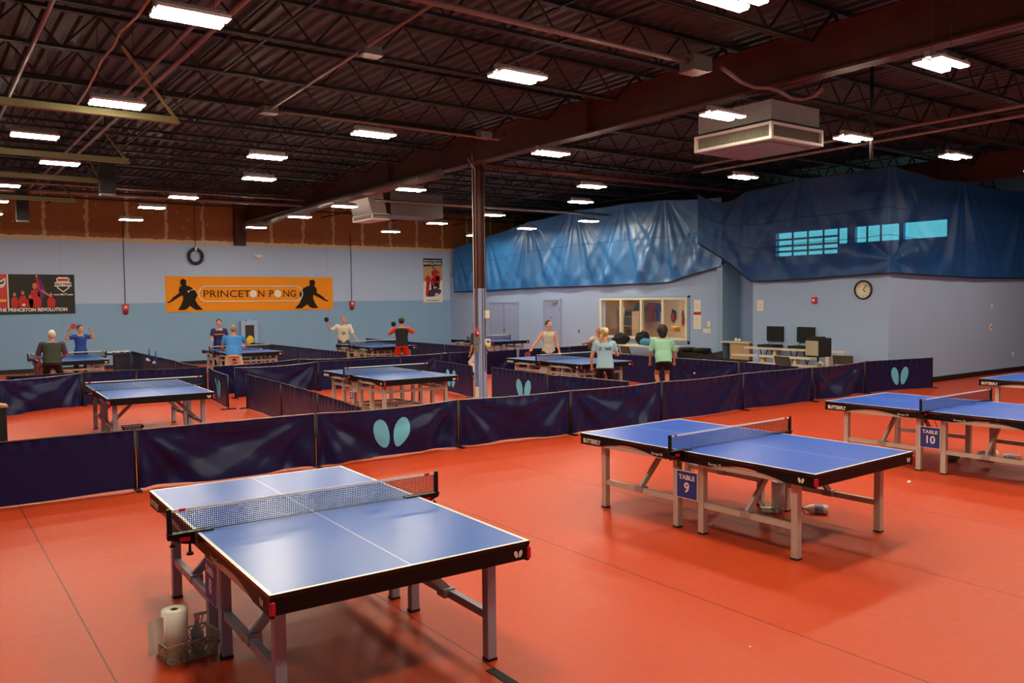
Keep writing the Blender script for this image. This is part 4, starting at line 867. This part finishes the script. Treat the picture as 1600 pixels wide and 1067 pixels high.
# three-tier bleacher
a0, a1, b0, b1, c0, c1 = V((17.8, 14.09, .86)), V((17.8, 11.18, .86)), V((17.2, 14.0, .71)), V((17.2, 11.66, .71)), V((16.8, 13.2, .56)), V((16.8, 10.95, .56))
bl = thing('bleacher', 'three-tier cream bench bleacher along the clock wall', 'bleacher', (0, 0, 0))
for k, (u, v, z) in enumerate(((a0, a1, .86), (b0, b1, .71), (c0, c1, .56))):
    X_ = (u.x+v.x)/2; MB().box((X_-.02, min(u.y, v.y), z-.045), (X_+.2, max(u.y, v.y), z)).build('plank', 'bleacher', bl)
    for yy in (max(u.y, v.y)-.9, min(u.y, v.y)+.5): MB().box((X_+.05, yy-.04, 0), (X_+.17, yy+.04, z-.045)).build('support', 'bleacher', bl)
BX = (a0.x+a1.x)/2
def tall_chair(px, lab):
    q = onX(px, 541, 18.24); t = thing('tall_chair', lab, 'chair', (18.24, q.y, 0), pi/2)
    MB().box((-.25, -.22, .81), (.25, .21, .92)).build('seat', 'black_matte', t, bev=.015)
    MB().box((-.25, -.25, 1.0), (.25, -.19, 1.39)).box((-.255, -.255, 1.12), (.255, -.185, 1.13)).box((-.255, -.255, 1.25), (.255, -.185, 1.26)).build('backrest', 'black_matte', t, bev=.012)
    for sx in (-.19, .19):
        MB().bar((sx, -.21, .85), (sx, -.22, 1.05), .02).build('back_post', 'galv', t)
        MB().tube([(sx, .2, 0), (sx, -.18, .84)], .013, 6).build('leg', 'black_metal', t); MB().tube([(sx, -.2, 0), (sx, .18, .84)], .013, 6).build('leg', 'black_metal', t)
    return t
tall_chair(1203, 'left one of the two tall black chairs behind the top bleacher plank'); tall_chair(1251, 'right one of the two tall black chairs, behind the boxed speaker')
q = fl(1277, 560, .6); t = thing('boxed_speaker', 'black boxed speaker with a beige front standing on a stand before the bleacher', 'speaker', (16.5, 11.02, .13), R(-8))
MB().box((-.16, -.19, .68), (.22, .21, 1.1)).build('case', 'black_matte', t, bev=.02); MB().box((-.175, -.15, .71), (-.16, .2, 1.04)).build('front_panel', 'beige', t)
MB().box((-.1, -.12, 1.1), (.1, .12, 1.13)).build('top_handle', 'black', t); MB().tube([(0, 0, .3), (0, 0, .68)], .02, 8).build('pole', 'black_metal', t)
for k in range(3): MB().tube([(0, 0, .35), (.28*cos(k*2.1+.4), .28*sin(k*2.1+.4), -.125)], .012, 6).build('leg', 'black_metal', t)
MB().lathe([(.03, -.02), (.09, -.02), (.1, 0), (.09, .02), (.03, .02)], (-.05, -.12, .5), 16, M.Rotation(pi/2, 4, 'Y')).build('cable_reel', 'galv', t)
q = fl(1265, 569, .5); folding_chair((16.2, 11.5, 0), -pi/2-.15, 'grey folding chair under the boxed speaker before the bleacher'); q = fl(1300, 560, .6); folding_chair((17.35, 10.85, 0), -pi/2+.3, 'grey folding chair at the right end of the bleacher')
q = V((16.9, 13.0, 0)); t = tag(MB().lathe([(.001, 0), (.05, 0), (.055, .14), (.03, .19), (.03, .22), (.001, .22)], (q.x, q.y, .56), 14).build('bottle', 'wall_grey'), 'pale bottle standing at the left end of the lowest bleacher plank', 'bottle')
# ------------------------------------------------------------------ small things on the floor
def ball(x, y, z, lab, grp=None, cat='ball'): return tag(MB().ell((0, 0, 0), (.02, .02, .02), 12, 8).build('ping_pong_ball', 'ball', None, (x, y, z)), lab, cat, grp)
for px, py, lab in ((1110, 820, 'white ball on the floor under the near middle leg of the TABLE 9 table'), (1251, 803, 'white ball on the floor beside the fallen spray bottle'), (1421, 753, 'white ball on the open floor between the two bright blue tables')):
    q = fl(px, py, .02); ball(q.x, q.y, .02, lab)
q = fl(1100, 818, .012); tag(MB().box((-.03, -.02, 0), (.03, .02, .008)).build('scrap', 'wood', None, (q.x, q.y, 0)), 'small pale scrap on the floor next to the ball under the TABLE 9 table', 'scrap')
q = fl(1172, 1011, 0); tag(MB().ell((0, 0, .003), (.007, .012, .003), 8, 6).build('scrap', 'white', None, (q.x, q.y, 0)), 'tiny white speck on the red floor, lower right of centre', 'scrap')
rnd = random.Random(4)
for i, (px, py) in enumerate(((42, 585.5), (62, 583.8), (28, 587), (113, 581.5), (117, 579), (123, 580.5), (128, 578), (133, 580.5), (147, 579), (156, 577.5), (183, 576.6), (106, 581.6), (110, 579.8), (119, 583), (83, 581.5))):
    q = fl(px, py, .03); ball(q.x, q.y, .02, 'white ball scattered on the floor around the far left table', 'white balls on the floor around the far left table')
q = onY(618, 520, 24.2); ball(*q, 'white ball in flight before the person in red trousers')
q = onY(592.6, 520, 24.2); bpy.data.objects.remove(bpy.context.scene.objects[-1]) if 0 else None
q = fl(1085, 583, .45); ball(q.x, q.y, q.z, 'white ball bouncing right of the mint-shirted player'); q = fl(407.5, 545, .78); ball(q.x, q.y, .78, 'white ball on the table of the two blue-shirted people')
# ball tray and navy box
q = onY(184, 562, 27.6); t = thing('ball_box', 'tall navy box with a tray of balls beside the far left table', 'box', (q.x-.05, 27.6, 0))
MB().box((-.05, -.2, 0), (.35, .2, .62)).build('box_body', 'navy_box', t); MB().box((-.28, -.25, .62), (.42, .25, .68)).build('tray', 'navy_box', t)
for i in range(26): ball(q.x-.05-.24+.6*(i % 13)/12+rnd.uniform(-.01, .01), 27.6-.2+.1*(i//13), .7+rnd.uniform(0, .03), 'white ball in the heap on the tray of the navy box', 'balls heaped on the navy box tray')
def ball_net(px, py, lab, n, cat):
    q = onX(px, py, 5.3); t = thing('ball_net', lab, 'net', (5.33, q.y, q.z))
    MB().grid(lambda u, v: V((-.02-.05*(1-v)*sin(pi*u), (u-.5)*.22*(.5+.5*(1-v)), .34*v)), 8, 8).build('mesh_bag', 'net_bag', t)
    for i in range(n): ball(5.33-.05-.03*(i % 2), q.y+(i-n/2)*.035, q.z+.02+.02*((i*7) % 3), 'white ball hanging in the '+cat+' blue net bag', 'balls in the '+cat+' blue net bag')
ball_net(233, 564, 'blue net bag of balls hung on the side barrier, left one', 6, 'left'); ball_net(243, 568, 'blue net bag of balls hung on the side barrier, right one', 4, 'right')
def towel_roll(loc, h, r, lab, lie=None, tail=None, mat='paper'):
    t = thing('paper_towel_roll', lab, 'paper roll', loc); m = M.Identity(4) if lie is None else M.Rotation(lie, 4, 'Z') @ M.Rotation(pi/2, 4, 'Y')
    off = (0, 0, 0) if lie is None else (0, 0, r)
    MB().lathe([(.022, .002), (r, 0), (r, h), (.022, h-.002), (.022, .002)], off, 32, m, True).build('roll', mat, t); MB().lathe([(.019, .0), (.022, .0), (.022, h+.001), (.019, h+.001)], off, 20, m).build('core', 'card', t)
    if tail: MB().grid(lambda u, v: V((-r*.98*cos(.5*u)-.0*u-tail*u*1.0, -r*.6+.03*sin(u*4)-tail*.35*u, .03+(h-.05)*v-.05*u*v+.05*u)), 12, 8).build('loose_sheet', mat, t)
    return t
def basket(loc, rz, w, d, h, lab, mat='cream', dia=True):
    t = thing('basket', lab, 'basket', loc, rz); mb = MB(); k = .85
    for z, s in ((0.004, k), (h, 1)):
        c = [(-w*s, -d*s, z), (w*s, -d*s, z), (w*s, d*s, z), (-w*s, d*s, z)]
        for i in range(4): mb.bar(c[i], c[(i+1) % 4], .008, .01)
    mb.build('rim', mat, t); mb = MB(); n = 9
    for sd in range(4):
        L_ = w if sd % 2 == 0 else d; nn = max(4, int(n*L_/w))
        def pp(f, z):
            s = k+(1-k)*z/h; u = (2*f-1)*s
            return [V((u*w, -d*s, z)), V((w*s, u*d, z)), V((-u*w, d*s, z)), V((-w*s, -u*d, z))][sd]
        for i in range(-2, nn+2):
            for a_, b_ in ((i, i+2), (i+2, i)):
                fa, fb = a_/nn, b_/nn
                if 0 <= min(fa, fb) and max(fa, fb) <= 1: mb.bar(pp(fa, .004), pp(fb, h), .006)
    mb.build('lattice', mat, t); MB().box((-w*k, -d*k, 0), (w*k, d*k, .005)).build('base', mat, t); return t
bq = V((1.3, 5.22, 0))
basket(bq, R(8), .17, .12, .12, 'cream lattice basket on the floor by the leg of the nearest table', 'beige')
towel_roll(bq+V((-.07, 0, .008)), .29, .075, 'white paper towel roll standing in the lattice basket by the nearest table', tail=.11)
def spray(loc, m, lab, body='teal_pale', head='white', k=1.0):
    m = m @ M.Scale(k, 4)
    t = thing('spray_bottle', lab, 'spray bottle', loc)
    MB().lathe([(.001, 0), (.034, 0), (.037, .01), (.037, .11), (.03, .14), (.014, .17), (.014, .19), (.001, .19)], (0, 0, 0), 20, m).build('bottle', body, t)
    MB().lathe([(.0375, .035), (.0378, .1), (.0375, .1)], (0, 0, 0), 20, m).build('label', 'wall_grey', t)
    mb = MB().box((-.014, -.012, .19), (.014, .012, .235)).box((-.02, -.01, .22), (.06, .01, .24)).bar((.035, 0, .22), (.025, 0, .17), .008); mb.v = [tuple(m @ V(v)) for v in mb.v]; mb.build('trigger_head', head, t); return t
spray(bq+V((.06, .0, .008)), M.Identity(4), 'clear spray bottle with a white head in the lattice basket', 'teal_pale', 'white')
q = fl(1270, 797, .037); spray(V((q.x+.1, q.y-.1, .046)), M.Rotation(R(130), 4, 'Z') @ M.Rotation(R(90), 4, 'Y'), 'white spray bottle with a black head lying on the floor under the TABLE 9 table', 'white', 'black', 1.25)
q = V((7.0, 5.15, 0)); towel_roll(q+V((0.04, -.02, .012)), .28, .078, 'white paper towel roll standing under the TABLE 9 table', tail=.05)
basket(q+V((-.02, .03, 0)), R(40), .15, .11, .05, 'shallow clear tray holding balls around the roll under the TABLE 9 table', 'bleacher')
for i in range(5): ball(q.x-.12+.03*i, q.y-.1+.035*(i % 3), .03, 'pale ball in the shallow tray beside the paper roll', 'balls in the shallow tray under the TABLE 9 table')
q = fl(1545, 712, .05); towel_roll(V((q.x-.1, q.y+.05, 0)), .25, .06, 'white roll lying on its side under the TABLE 10 table', lie=R(-15)); 
spray(V((q.x+.15, q.y-.12, .037)), M.Rotation(R(-30), 4, 'Z') @ M.Rotation(R(90), 4, 'Y'), 'pale bottle lying beside the white roll under the TABLE 10 table', 'teal_pale', 'white')
q = fl(1500, 716, .05); tag(MB().ell((0, 0, .05), (.16, .07, .05), 16, 8).build('grey_cloth', 'grey_chair', None, (q.x, q.y+.1, 0)), 'crumpled grey cloth on the floor under the TABLE 10 table', 'cloth')
towel_roll(V((2.62, 15.3, 0)), .22, .06, 'white roll lying under the left end of the middle-left table', lie=R(80))
basket(V((3.0, 15.2, 0)), 0, .16, .12, .08, 'dark wire basket on the floor under the middle-left table', 'black')
q = fl(778, 1056, 0); tag(MB().box((-.03, -.32, 0), (.03, .32, .004)).build('tape_strip', 'black_matte', None, (2.66, 3.6, 0)), 'short black tape strip on the floor seam at the bottom edge', 'tape')
t = thing('waste_bin', 'narrow black bin with a tan lid at the left edge behind the front barrier', 'bin', (.84, 12.6, 0)); MB().box((-.12, -.15, 0), (.12, .15, .84)).build('body', 'black_matte', t, bev=.01); MB().prism([(-.14, .84), (.14, .84), (.14, .86), (-.14, .92)], .32, lambda u, v, q: V((u, q-.16, v))).build('lid', 'wood', t)
# ------------------------------------------------------------------ people
def person(lab, px, Y, rz, H, zt, arms, skin='skin', shirt='white_tee', sleeve='short', sleeve_mat=None, bottom='pants', bmat='black_cloth', hair='hair_black', hstyle='short', lean=10, turn=0, wide=1.0, stance=.12, seated=False, X=None, extra=None, curl=1):
    """zt: height of the top of the head; knees bend until it fits"""
    s = H/1.72; q = onY(px, 540, Y); rx, ry = (q.x, Y)
    t = thing('person', lab, 'person', (rx, ry, 0), rz)
    la = R(lean); sp = V((0, sin(la), cos(la)))
    trunk = .5*s; neck_h = .25*s
    hz = (zt-(.11*s)-(.07*s)) - trunk*cos(la) - .1*s*cos(la*.5)
    pz = .52 if seated else min(.96*s, hz)
    pel = V((0, -trunk*sin(la)*.45, pz)); nb = pel+sp*trunk; ha = la*.45
    hc = nb+V((0, sin(ha)*.17*s+.015, cos(ha)*.17*s))
    lat = V((1, 0, 0)); dep = sp.cross(lat)*-1
    sh = {k: nb-sp*.05*s+lat*(k*.175*s*wide) for k in (-1, 1)}
    el, wr = {}, {}
    for k in (-1, 1):
        e, w_ = arms[0 if k < 0 else 1]; el[k] = sh[k]+V((k*e[0], e[1], e[2]))*s; wr[k] = el[k]+V((k*w_[0], w_[1], w_[2]))*s
    hip = {k: pel+V((k*.09*s, 0, -.02)) for k in (-1, 1)}; knee, ank = {}, {}
    for k in (-1, 1):
        if seated: knee[k] = hip[k]+V((k*.04, .42*s, .02)); ank[k] = V((knee[k].x, knee[k].y-.05, .08))
        else:
            ank[k] = V((k*stance, -.04-.05*sin(la)*0, .075)); d = ank[k]-hip[k]; L1, L2 = .43*s, .43*s; D = min(d.length, (L1+L2)*.999)
            a = (L1*L1-L2*L2+D*D)/(2*D); h_ = sqrt(max(0, L1*L1-a*a)); u_ = d.normalized(); f_ = V((k*.15, 1, 0)); f_ = (f_-u_*f_.dot(u_)).normalized(); knee[k] = hip[k]+u_*a+f_*h_
    # one continuous body
    b = MB()
    T = M.Rotation(turn, 4, 'Z')
    HD = lambda v: hc+(T @ (V(v)*s))
    mm = T.to_3x3() if False else None
    b.ell(hc+V((0, 0, .015*s)), (.076*s, .094*s, .105*s), 20, 12, T)
    b.cone(HD((0, .035, -.06)), HD((0, .05, -.085)), .05*s, .034*s)
    b.cone(HD((0, .088, .012)), HD((0, .108, -.022)), .009*s, .015*s, 8)
    for k in (-1, 1): b.ell(HD((k*.078, -.005, -.01)), (.013*s, .022*s, .032*s), 10, 6)
    b.cone(nb-sp*.03*s, hc-V((0, .0, .06*s)), .058*s, .052*s)
    W_ = wide
    secs = [(pel-sp*.1*s, .12, .08), (pel-sp*.04*s, .165, .105), (pel+sp*.06*s, .155*W_, .105), (pel+sp*.18*s, .138*W_, .095), (pel+sp*.3*s, .155*W_, .105), (pel+sp*.4*s, .17*W_, .105), (pel+sp*.46*s, .15*W_, .085), (pel+sp*.5*s, .075, .06)]
    def torso(bb, lo, hi, g, mul=1.0):
        ss = [(c, lat*((a+g)*s*mul), dep*((d_+g)*s*mul)) for c, a, d_ in secs[lo:hi]]; bb.loft(ss)
    torso(b, 0, 8, 0)
    for k in (-1, 1):
        b.cone(sh[k]-lat*(k*.03), sh[k], .055*s, .055*s); b.cone(sh[k], el[k], .05*s, .037*s); b.cone(el[k], wr[k], .038*s, .025*s)
        d = (wr[k]-el[k]).normalized(); side = d.cross(V((0, 1, 0)));
        if side.length < .2: side = d.cross(V((1, 0, 0)))
        side.normalize(); nor = side.cross(d)
        if nor.y < 0: nor = -nor; 
        c = wr[k]+d*.045*s; b.cone(wr[k]+d*.015*s-side*.018*s, c+d*.03*s-side*.02*s, .015*s, .014*s, 8); b.cone(wr[k]+d*.015*s+side*.018*s, c+d*.03*s+side*.02*s, .015*s, .014*s, 8); b.cone(wr[k], c+d*.03*s, .02*s, .016*s, 8)
        for j in range(4):
            o_ = side*((j-1.5)*.019*s); L_ = (.03, .034, .032, .025)[j]*s; p0 = c+d*.035*s+o_; p1 = p0+(d*.8+nor*.45*curl)*L_; p2 = p1+(d*.3+nor*.9*curl)*L_*.9
            b.cone(p0, p1, .0095*s, .009*s, 7); b.cone(p1, p2, .009*s, .008*s, 7)
        p0 = wr[k]+d*.03*s-side*(.026*s*k); b.cone(p0, p0+(d*.7-side*k*.6+nor*.3)*.045*s, .012*s, .0095*s, 7)
        b.cone(hip[k], knee[k], .085*s, .054*s, 14); b.cone(knee[k], knee[k]+(ank[k]-knee[k])*.35, .054*s, .057*s, 12); b.cone(knee[k]+(ank[k]-knee[k])*.35, ank[k], .057*s, .036*s, 12)
        b.cone(ank[k]+V((0, -.03, -.03)), ank[k]+V((k*.02, .14, -.04)), .034, .03, 10)
    o = b.build('body', skin, t); m_ = o.modifiers.new('fuse', 'REMESH'); m_.mode = 'VOXEL'; m_.voxel_size = .0085; m_.use_smooth_shade = True
    o.modifiers.new('smooth', 'SMOOTH').iterations = 2; REMESH.append(o)
    def cloth(name, bb, mat, vox=.012, it=3):
        o = bb.build(name, mat, t); m_ = o.modifiers.new('fuse', 'REMESH'); m_.mode = 'VOXEL'; m_.voxel_size = vox; md = o.modifiers.new('smooth', 'SMOOTH'); md.iterations = it; REMESH.append(o); return o
    # shirt
    c = MB(); torso(c, 1, 7, .022)
    c.loft([(nb-sp*.055*s, lat*.13*s*W_, dep*.085*s), (nb-sp*.0*s, lat*.075*s, dep*.062*s)])
    c.loft([(pel-sp*.09*s, lat*.195*s, dep*.135*s), (pel-sp*.02*s, lat*.19*s, dep*.13*s), (pel+sp*.1*s, lat*.175*s*W_, dep*.125*s)])
    if sleeve != 'none':
        f = {'short': .62, 'elbow': .95, 'long': 1.0}[sleeve]
        for k in (-1, 1):
            sl = c if not sleeve_mat else MB()
            sl.cone(sh[k]-lat*(k*.03), sh[k], .07*s, .072*s, 12); e = sh[k]+(el[k]-sh[k])*f; d = (el[k]-sh[k]).normalized(); sl.rings([sh[k], sh[k]+(e-sh[k])*.5, e], [.07*s, .066*s, .066*s], d, 14)
            if sleeve == 'long': sl.cone(el[k], wr[k], .05*s, .034*s)
            if sleeve_mat: cloth('sleeve', sl, sleeve_mat)
    else:
        for k in (-1, 1): c.loft([(sh[k]-lat*(k*.04*s)-sp*.1*s, lat*.06*s, dep*.1*s), (sh[k]-lat*(k*.07*s)+sp*.045*s, lat*.03*s, dep*.06*s)])
    cloth('shirt' if sleeve_mat is None else 'vest', c, shirt)
    # trousers, shorts
    c = MB(); c.loft([(pel-sp*.1*s-V((0, 0, .03)), lat*.165*s, dep*.12*s), (pel-sp*.04*s, lat*.182*s, dep*.125*s), (pel+sp*.05*s, lat*.17*s, dep*.12*s)])
    for k in (-1, 1):
        c.cone(hip[k], hip[k]+(knee[k]-hip[k])*.4, .1*s, .092*s, 16)
        if bottom == 'pants':
            c.cone(hip[k], knee[k], .098*s, .075*s, 16); c.rings([knee[k], knee[k]+(ank[k]-knee[k])*.95], [.075*s, .06*s], (ank[k]-knee[k]).normalized(), 14)
        else:
            f = .9 if bottom == 'shorts' else .6; d = (knee[k]-hip[k]).normalized(); c.rings([hip[k], hip[k]+(knee[k]-hip[k])*f], [.1*s, .094*s], d, 16)
    cloth('trousers' if bottom == 'pants' else 'shorts', c, bmat)
    for k in (-1, 1):
        c = MB(); a = ank[k]; c.loft([(a+V((0, -.06, -.072)), V((.038, 0, 0)), V((0, .03, 0))), (a+V((0, .03, -.06)), V((.045, 0, 0)), V((0, .1, 0))), (a+V((0, .0, -.02)), V((.04, 0, 0)), V((0, .06, 0))), (a+V((0, -.01, .015)), V((.036, 0, 0)), V((0, .045, 0)))])
        c.cone(a+V((0, -.04, -.042)), a+V((k*.015, .14, -.045)), .036, .03, 10); cloth('shoe', c, 'shoe', .01)
    # hair
    c = MB(); rr = (.086*s, .1*s, .108*s)
    if hstyle == 'bald': pass
    else:
        c.ell(HD((0, -.022, .035)), rr if hstyle != 'bob' else (.13*s, .14*s, .135*s), 18, 12, T)
        if hstyle == 'bob': c.cone(HD((0, -.05, 0)), HD((0, -.06, -.07)), .118*s, .1*s, 14)
        if hstyle == 'pony': c.cone(HD((0, -.1, .03)), HD((0, -.15, -.02)), .035*s, .03*s)
        if hstyle == 'tail': c.cone(HD((0, -.09, .0)), HD((-.02, -.14, -.12)), .03*s, .035*s); c.cone(HD((-.02, -.14, -.12)), HD((-.03, -.15, -.24)), .035*s, .012*s)
        cloth('hair', c, hair, .01, 4)
    if hstyle == 'fringe' : pass
    # face
    for k in (-1, 1):
        MB().ell(HD((k*.03, .083, .022)), (.011*s, .006*s, .006*s), 8, 6).build('eye', 'black', t)
        MB().cone(HD((k*.018, .09, .04)), HD((k*.044, .08, .04)), .004*s, .003*s, 6).build('eyebrow', 'hair_brown' if hstyle != 'bald' else 'hair_grey', t)
    MB().cone(HD((-.02, .092, -.055)), HD((.02, .092, -.055)), .006*s, .006*s, 6).build('mouth', 'brick_red', t)
    if extra: extra(t, dict(hc=hc, HD=HD, s=s, T=T, pel=pel, nb=nb, sp=sp, lat=lat, dep=dep, wr=wr, el=el, sh=sh, la=la))
    return t, wr, el
def paddle(t, wr, el, k, mat, lab, up=None):
    """bat gripped in the hand, blade continuing past the fingers"""
    d = (wr[k]-el[k]).normalized(); d = V(up).normalized() if up else d; m0 = t.matrix_basis.to_3x3() if False else M.Rotation(t.rotation_euler.z, 3, 'Z')
    g = t.location+m0 @ (wr[k]+(wr[k]-el[k]).normalized()*.07); dw = (m0 @ d).normalized(); sd = dw.cross(V((.59, .81, 0))).normalized(); nn = sd.cross(dw)
    o = thing('table_tennis_bat', lab, 'bat', g)
    MB().bar(dw*-.04, dw*.07, .026, .018, up=nn).build('handle', 'wood', o)
    poly = [(.078*cos(2*pi*i/28), .15+.082*sin(2*pi*i/28)) for i in range(28)]
    MB().prism(poly, .006, lambda u, v, q: sd*u+dw*v+nn*(q-.003)).build('blade', 'wood', o)
    for w0, nm in ((-.0055, mat), (.0033, mat)): MB().prism([(u*.97, (v-.15)*.97+.15) for u, v in poly], .002, lambda u, v, q: sd*u+dw*v+nn*(w0+q)).build('rubber', nm, o)
def back_cap(mat, brim=True, front=1):
    def f(t, k):
        HD, s, T = k['HD'], k['s'], k['T']; c = MB().lathe([(.096*s, 0), (.1*s, .02*s), (.092*s, .07*s), (.06*s, .1*s), (.001, .112*s)], HD((0, -.01, .03)), 20, T)
        c.loft([(HD((0, .08*front, .035)), T.to_3x3() @ V((.075*s, 0, 0)), T.to_3x3() @ V((0, .04*s, 0))), (HD((0, .105*front, .03)), T.to_3x3() @ V((.07*s, 0, 0)), T.to_3x3() @ V((0, .06*s, 0)))]); c.build('cap', mat, t)
    return f
def print_on(txt, mat, size, up=.34, front=1, dx=0):
    def f(t, k):
        c = k['pel']+k['sp']*(up*k['s'])+k['dep']*(-.137*k['s']*(1)) if False else None
        n = V((0, cos(k['la']), -sin(k['la'])))*front; c = k['pel']+k['sp']*(up*k['s'])+n*(.134*k['s'])
        rt = V((-1, 0, 0))*front; text('shirt_print', txt, size, mat, t, plane_m(c+rt*dx, rt, k['sp']), ext=.004, bold=.002)
    return f
HANG = ((.06, -.02, -.28), (.0, .08, -.24)); FRONT = ((.07, .02, -.26), (-.06, .2, -.06)); 
P1, w1_, e1_ = person('white-haired person in a dark vest, back to us, at the far left table', 81, 22.6, R(-10), 1.7, 1.53, (((.1, .02, -.27), (-.03, .14, -.16)), FRONT), 'skin_tan', 'vest', 'elbow', 'plum', 'pants', 'black_cloth', 'hair_white', 'short', 24, 0, 1.25, .17)
P2, w, e = person('person in blue raising both arms with a red bat at the far left table', 126, 26.4, R(172), 1.62, 1.56, (((.21, .04, -.04), (-.08, .06, .2)), ((.22, .04, -.06), (-.06, .06, .2))), 'skin', 'blue_shirt', 'short', None, 'pants', 'black_cloth', 'hair_black', 'pony', 0, R(28), .9)
paddle(P2, w, e, 1, 'paddle_red', 'red bat held up by the person in the blue T-shirt', up=(-.75, .05, .65))
P3, w, e = person('person in a navy T-shirt with a chest print, facing us, left of the wall cabinet', 343, 26.3, R(165), 1.72, 1.64, (HANG, ((.07, .03, -.26), (-.02, .2, -.03))), 'skin', 'navy_tee', 'short', None, 'pants', 'black_cloth', 'hair_brown', 'short', 3, 0, 1.0, extra=print_on('PRINCETON', 'orange', .055))
m0 = M.Rotation(P3.rotation_euler.z, 3, 'Z'); q = P3.location+m0 @ (w[1]+V((0, .075, .03))); ball(*q, 'white ball held in the hand of the person in the navy T-shirt')
person('person in a sky blue T-shirt and khaki trousers bending over, back to us', 365, 22.4, R(-20), 1.7, 1.55, (((.08, .04, -.26), (-.02, .2, -.1)), ((.12, .1, -.22), (-.02, .22, .02))), 'skin_tan', 'sky_tee', 'short', None, 'pants', 'khaki', 'hair_grey', 'short', 24, 0, 1.25, .2)
P5, w, e = person('person in a white T-shirt and dark shorts swinging a bat behind the far table', 537, 26.3, R(158), 1.72, 1.66, (((.1, .06, -.26), (.14, .1, -.22)), ((.2, .02, -.14), (.1, .08, .17))), 'skin', 'white_tee', 'elbow', None, 'shorts', 'olive', 'hair_grey', 'short', 10, 0, 1.2, .16, extra=print_on('o', 'olive', .2, .25))
paddle(P5, w, e, 1, 'black_matte', 'dark bat held up by the person in the white T-shirt', up=(.1, .0, 1))
P6, w, e = person('person with orange sleeves, black vest, cap and red trousers, back to us', 628, 22.6, R(-26), 1.72, 1.64, (((.17, .08, -.14), (-.12, .2, .1)), ((.15, .1, -.12), (-.12, .2, .08))), 'skin_tan', 'black_cloth', 'long', 'orange_sleeve', 'pants', 'red_cloth', 'hair_black', 'short', 8, 0, 1.15, .16, extra=back_cap('olive'))
paddle(P6, w, e, -1, 'black_matte', 'dark bat raised in front of the head of the person in red trousers', up=(-.1, .1, 1))
person('person in a dark green top mostly hidden behind the steel column', 749, 19.2, R(15), 1.7, 1.52, (HANG, FRONT), 'skin_tan', 'vest', 'elbow', None, 'pants', 'khaki', 'hair_black', 'short', 18, 0, 1.05, .14)
P8, w, e = person('person with dark hair in a sleeveless pale knit top, facing us, holding a bat', 857, 16.9, R(148), 1.64, 1.6, (((.08, .0, -.27), (.04, .1, -.23)), ((.16, .03, -.22), (.14, .08, -.17))), 'skin', 'knit', 'none', None, 'pants', 'black_cloth', 'hair_brown', 'short', 3, R(35), .92)
paddle(P8, w, e, 1, 'dark_red', 'dark red bat held low by the person in the sleeveless top', up=(.35, .1, -.55))
person('bald person in white seated behind the person in the cap, arm stretched out', 934, 19.0, R(165), 1.7, 1.26, (HANG, ((.2, .15, -.12), (.24, .12, -.02))), 'skin_tan', 'white_tee', 'short', None, 'pants', 'olive', 'hair_grey', 'bald', 6, 0, 1.05, seated=True)
def cap_extra(t, k):
    back_cap('cap_cream')(t, k); print_on('Z', 'navy_tee', .085, .33, -1, -.1)(t, k); print_on('NG', 'navy_tee', .085, .33, -1, .07)(t, k)
person('person with a blond ponytail, cream cap and pale blue T-shirt, back to us', 945, 13.0, R(-40), 1.68, 1.53, (((.1, .02, -.26), (.0, .08, -.24)), ((.1, .06, -.24), (-.06, .2, .02))), 'skin', 'pale_blue', 'short', None, 'pants', 'black_cloth', 'hair_blond', 'tail', 9, R(-30), 1.02, .12, extra=cap_extra)
person('person with a black bob, mint T-shirt and black shorts, leaning forward', 1036, 13.1, R(-36), 1.64, 1.52, (((.07, .02, -.27), (.0, .07, -.24)), ((.07, .02, -.27), (.01, .05, -.24))), 'skin_tan', 'mint', 'elbow', None, 'briefs', 'black_cloth', 'hair_black', 'bob', 17, 0, 1.2, .09)
# ------------------------------------------------------------------ finish: fuse bodies, turn lettering into meshes
bpy.context.view_layer.update(); dg = bpy.context.evaluated_depsgraph_get()
for o in REMESH:
    me = bpy.data.meshes.new_from_object(o.evaluated_get(dg)); o.modifiers.clear(); mt = o.data.materials[0]; o.data = me
    me.polygons.foreach_set('use_smooth', [True]*len(me.polygons)); me.materials.clear(); me.materials.append(mt)
for o in TEXTS:
    me = bpy.data.meshes.new_from_object(o.evaluated_get(dg)); n = bpy.data.objects.new(o.name, me); COL.objects.link(n)
    n.parent = o.parent; n.matrix_local = o.matrix_local.copy(); nm = o.name; bpy.data.objects.remove(o); n.name = nm
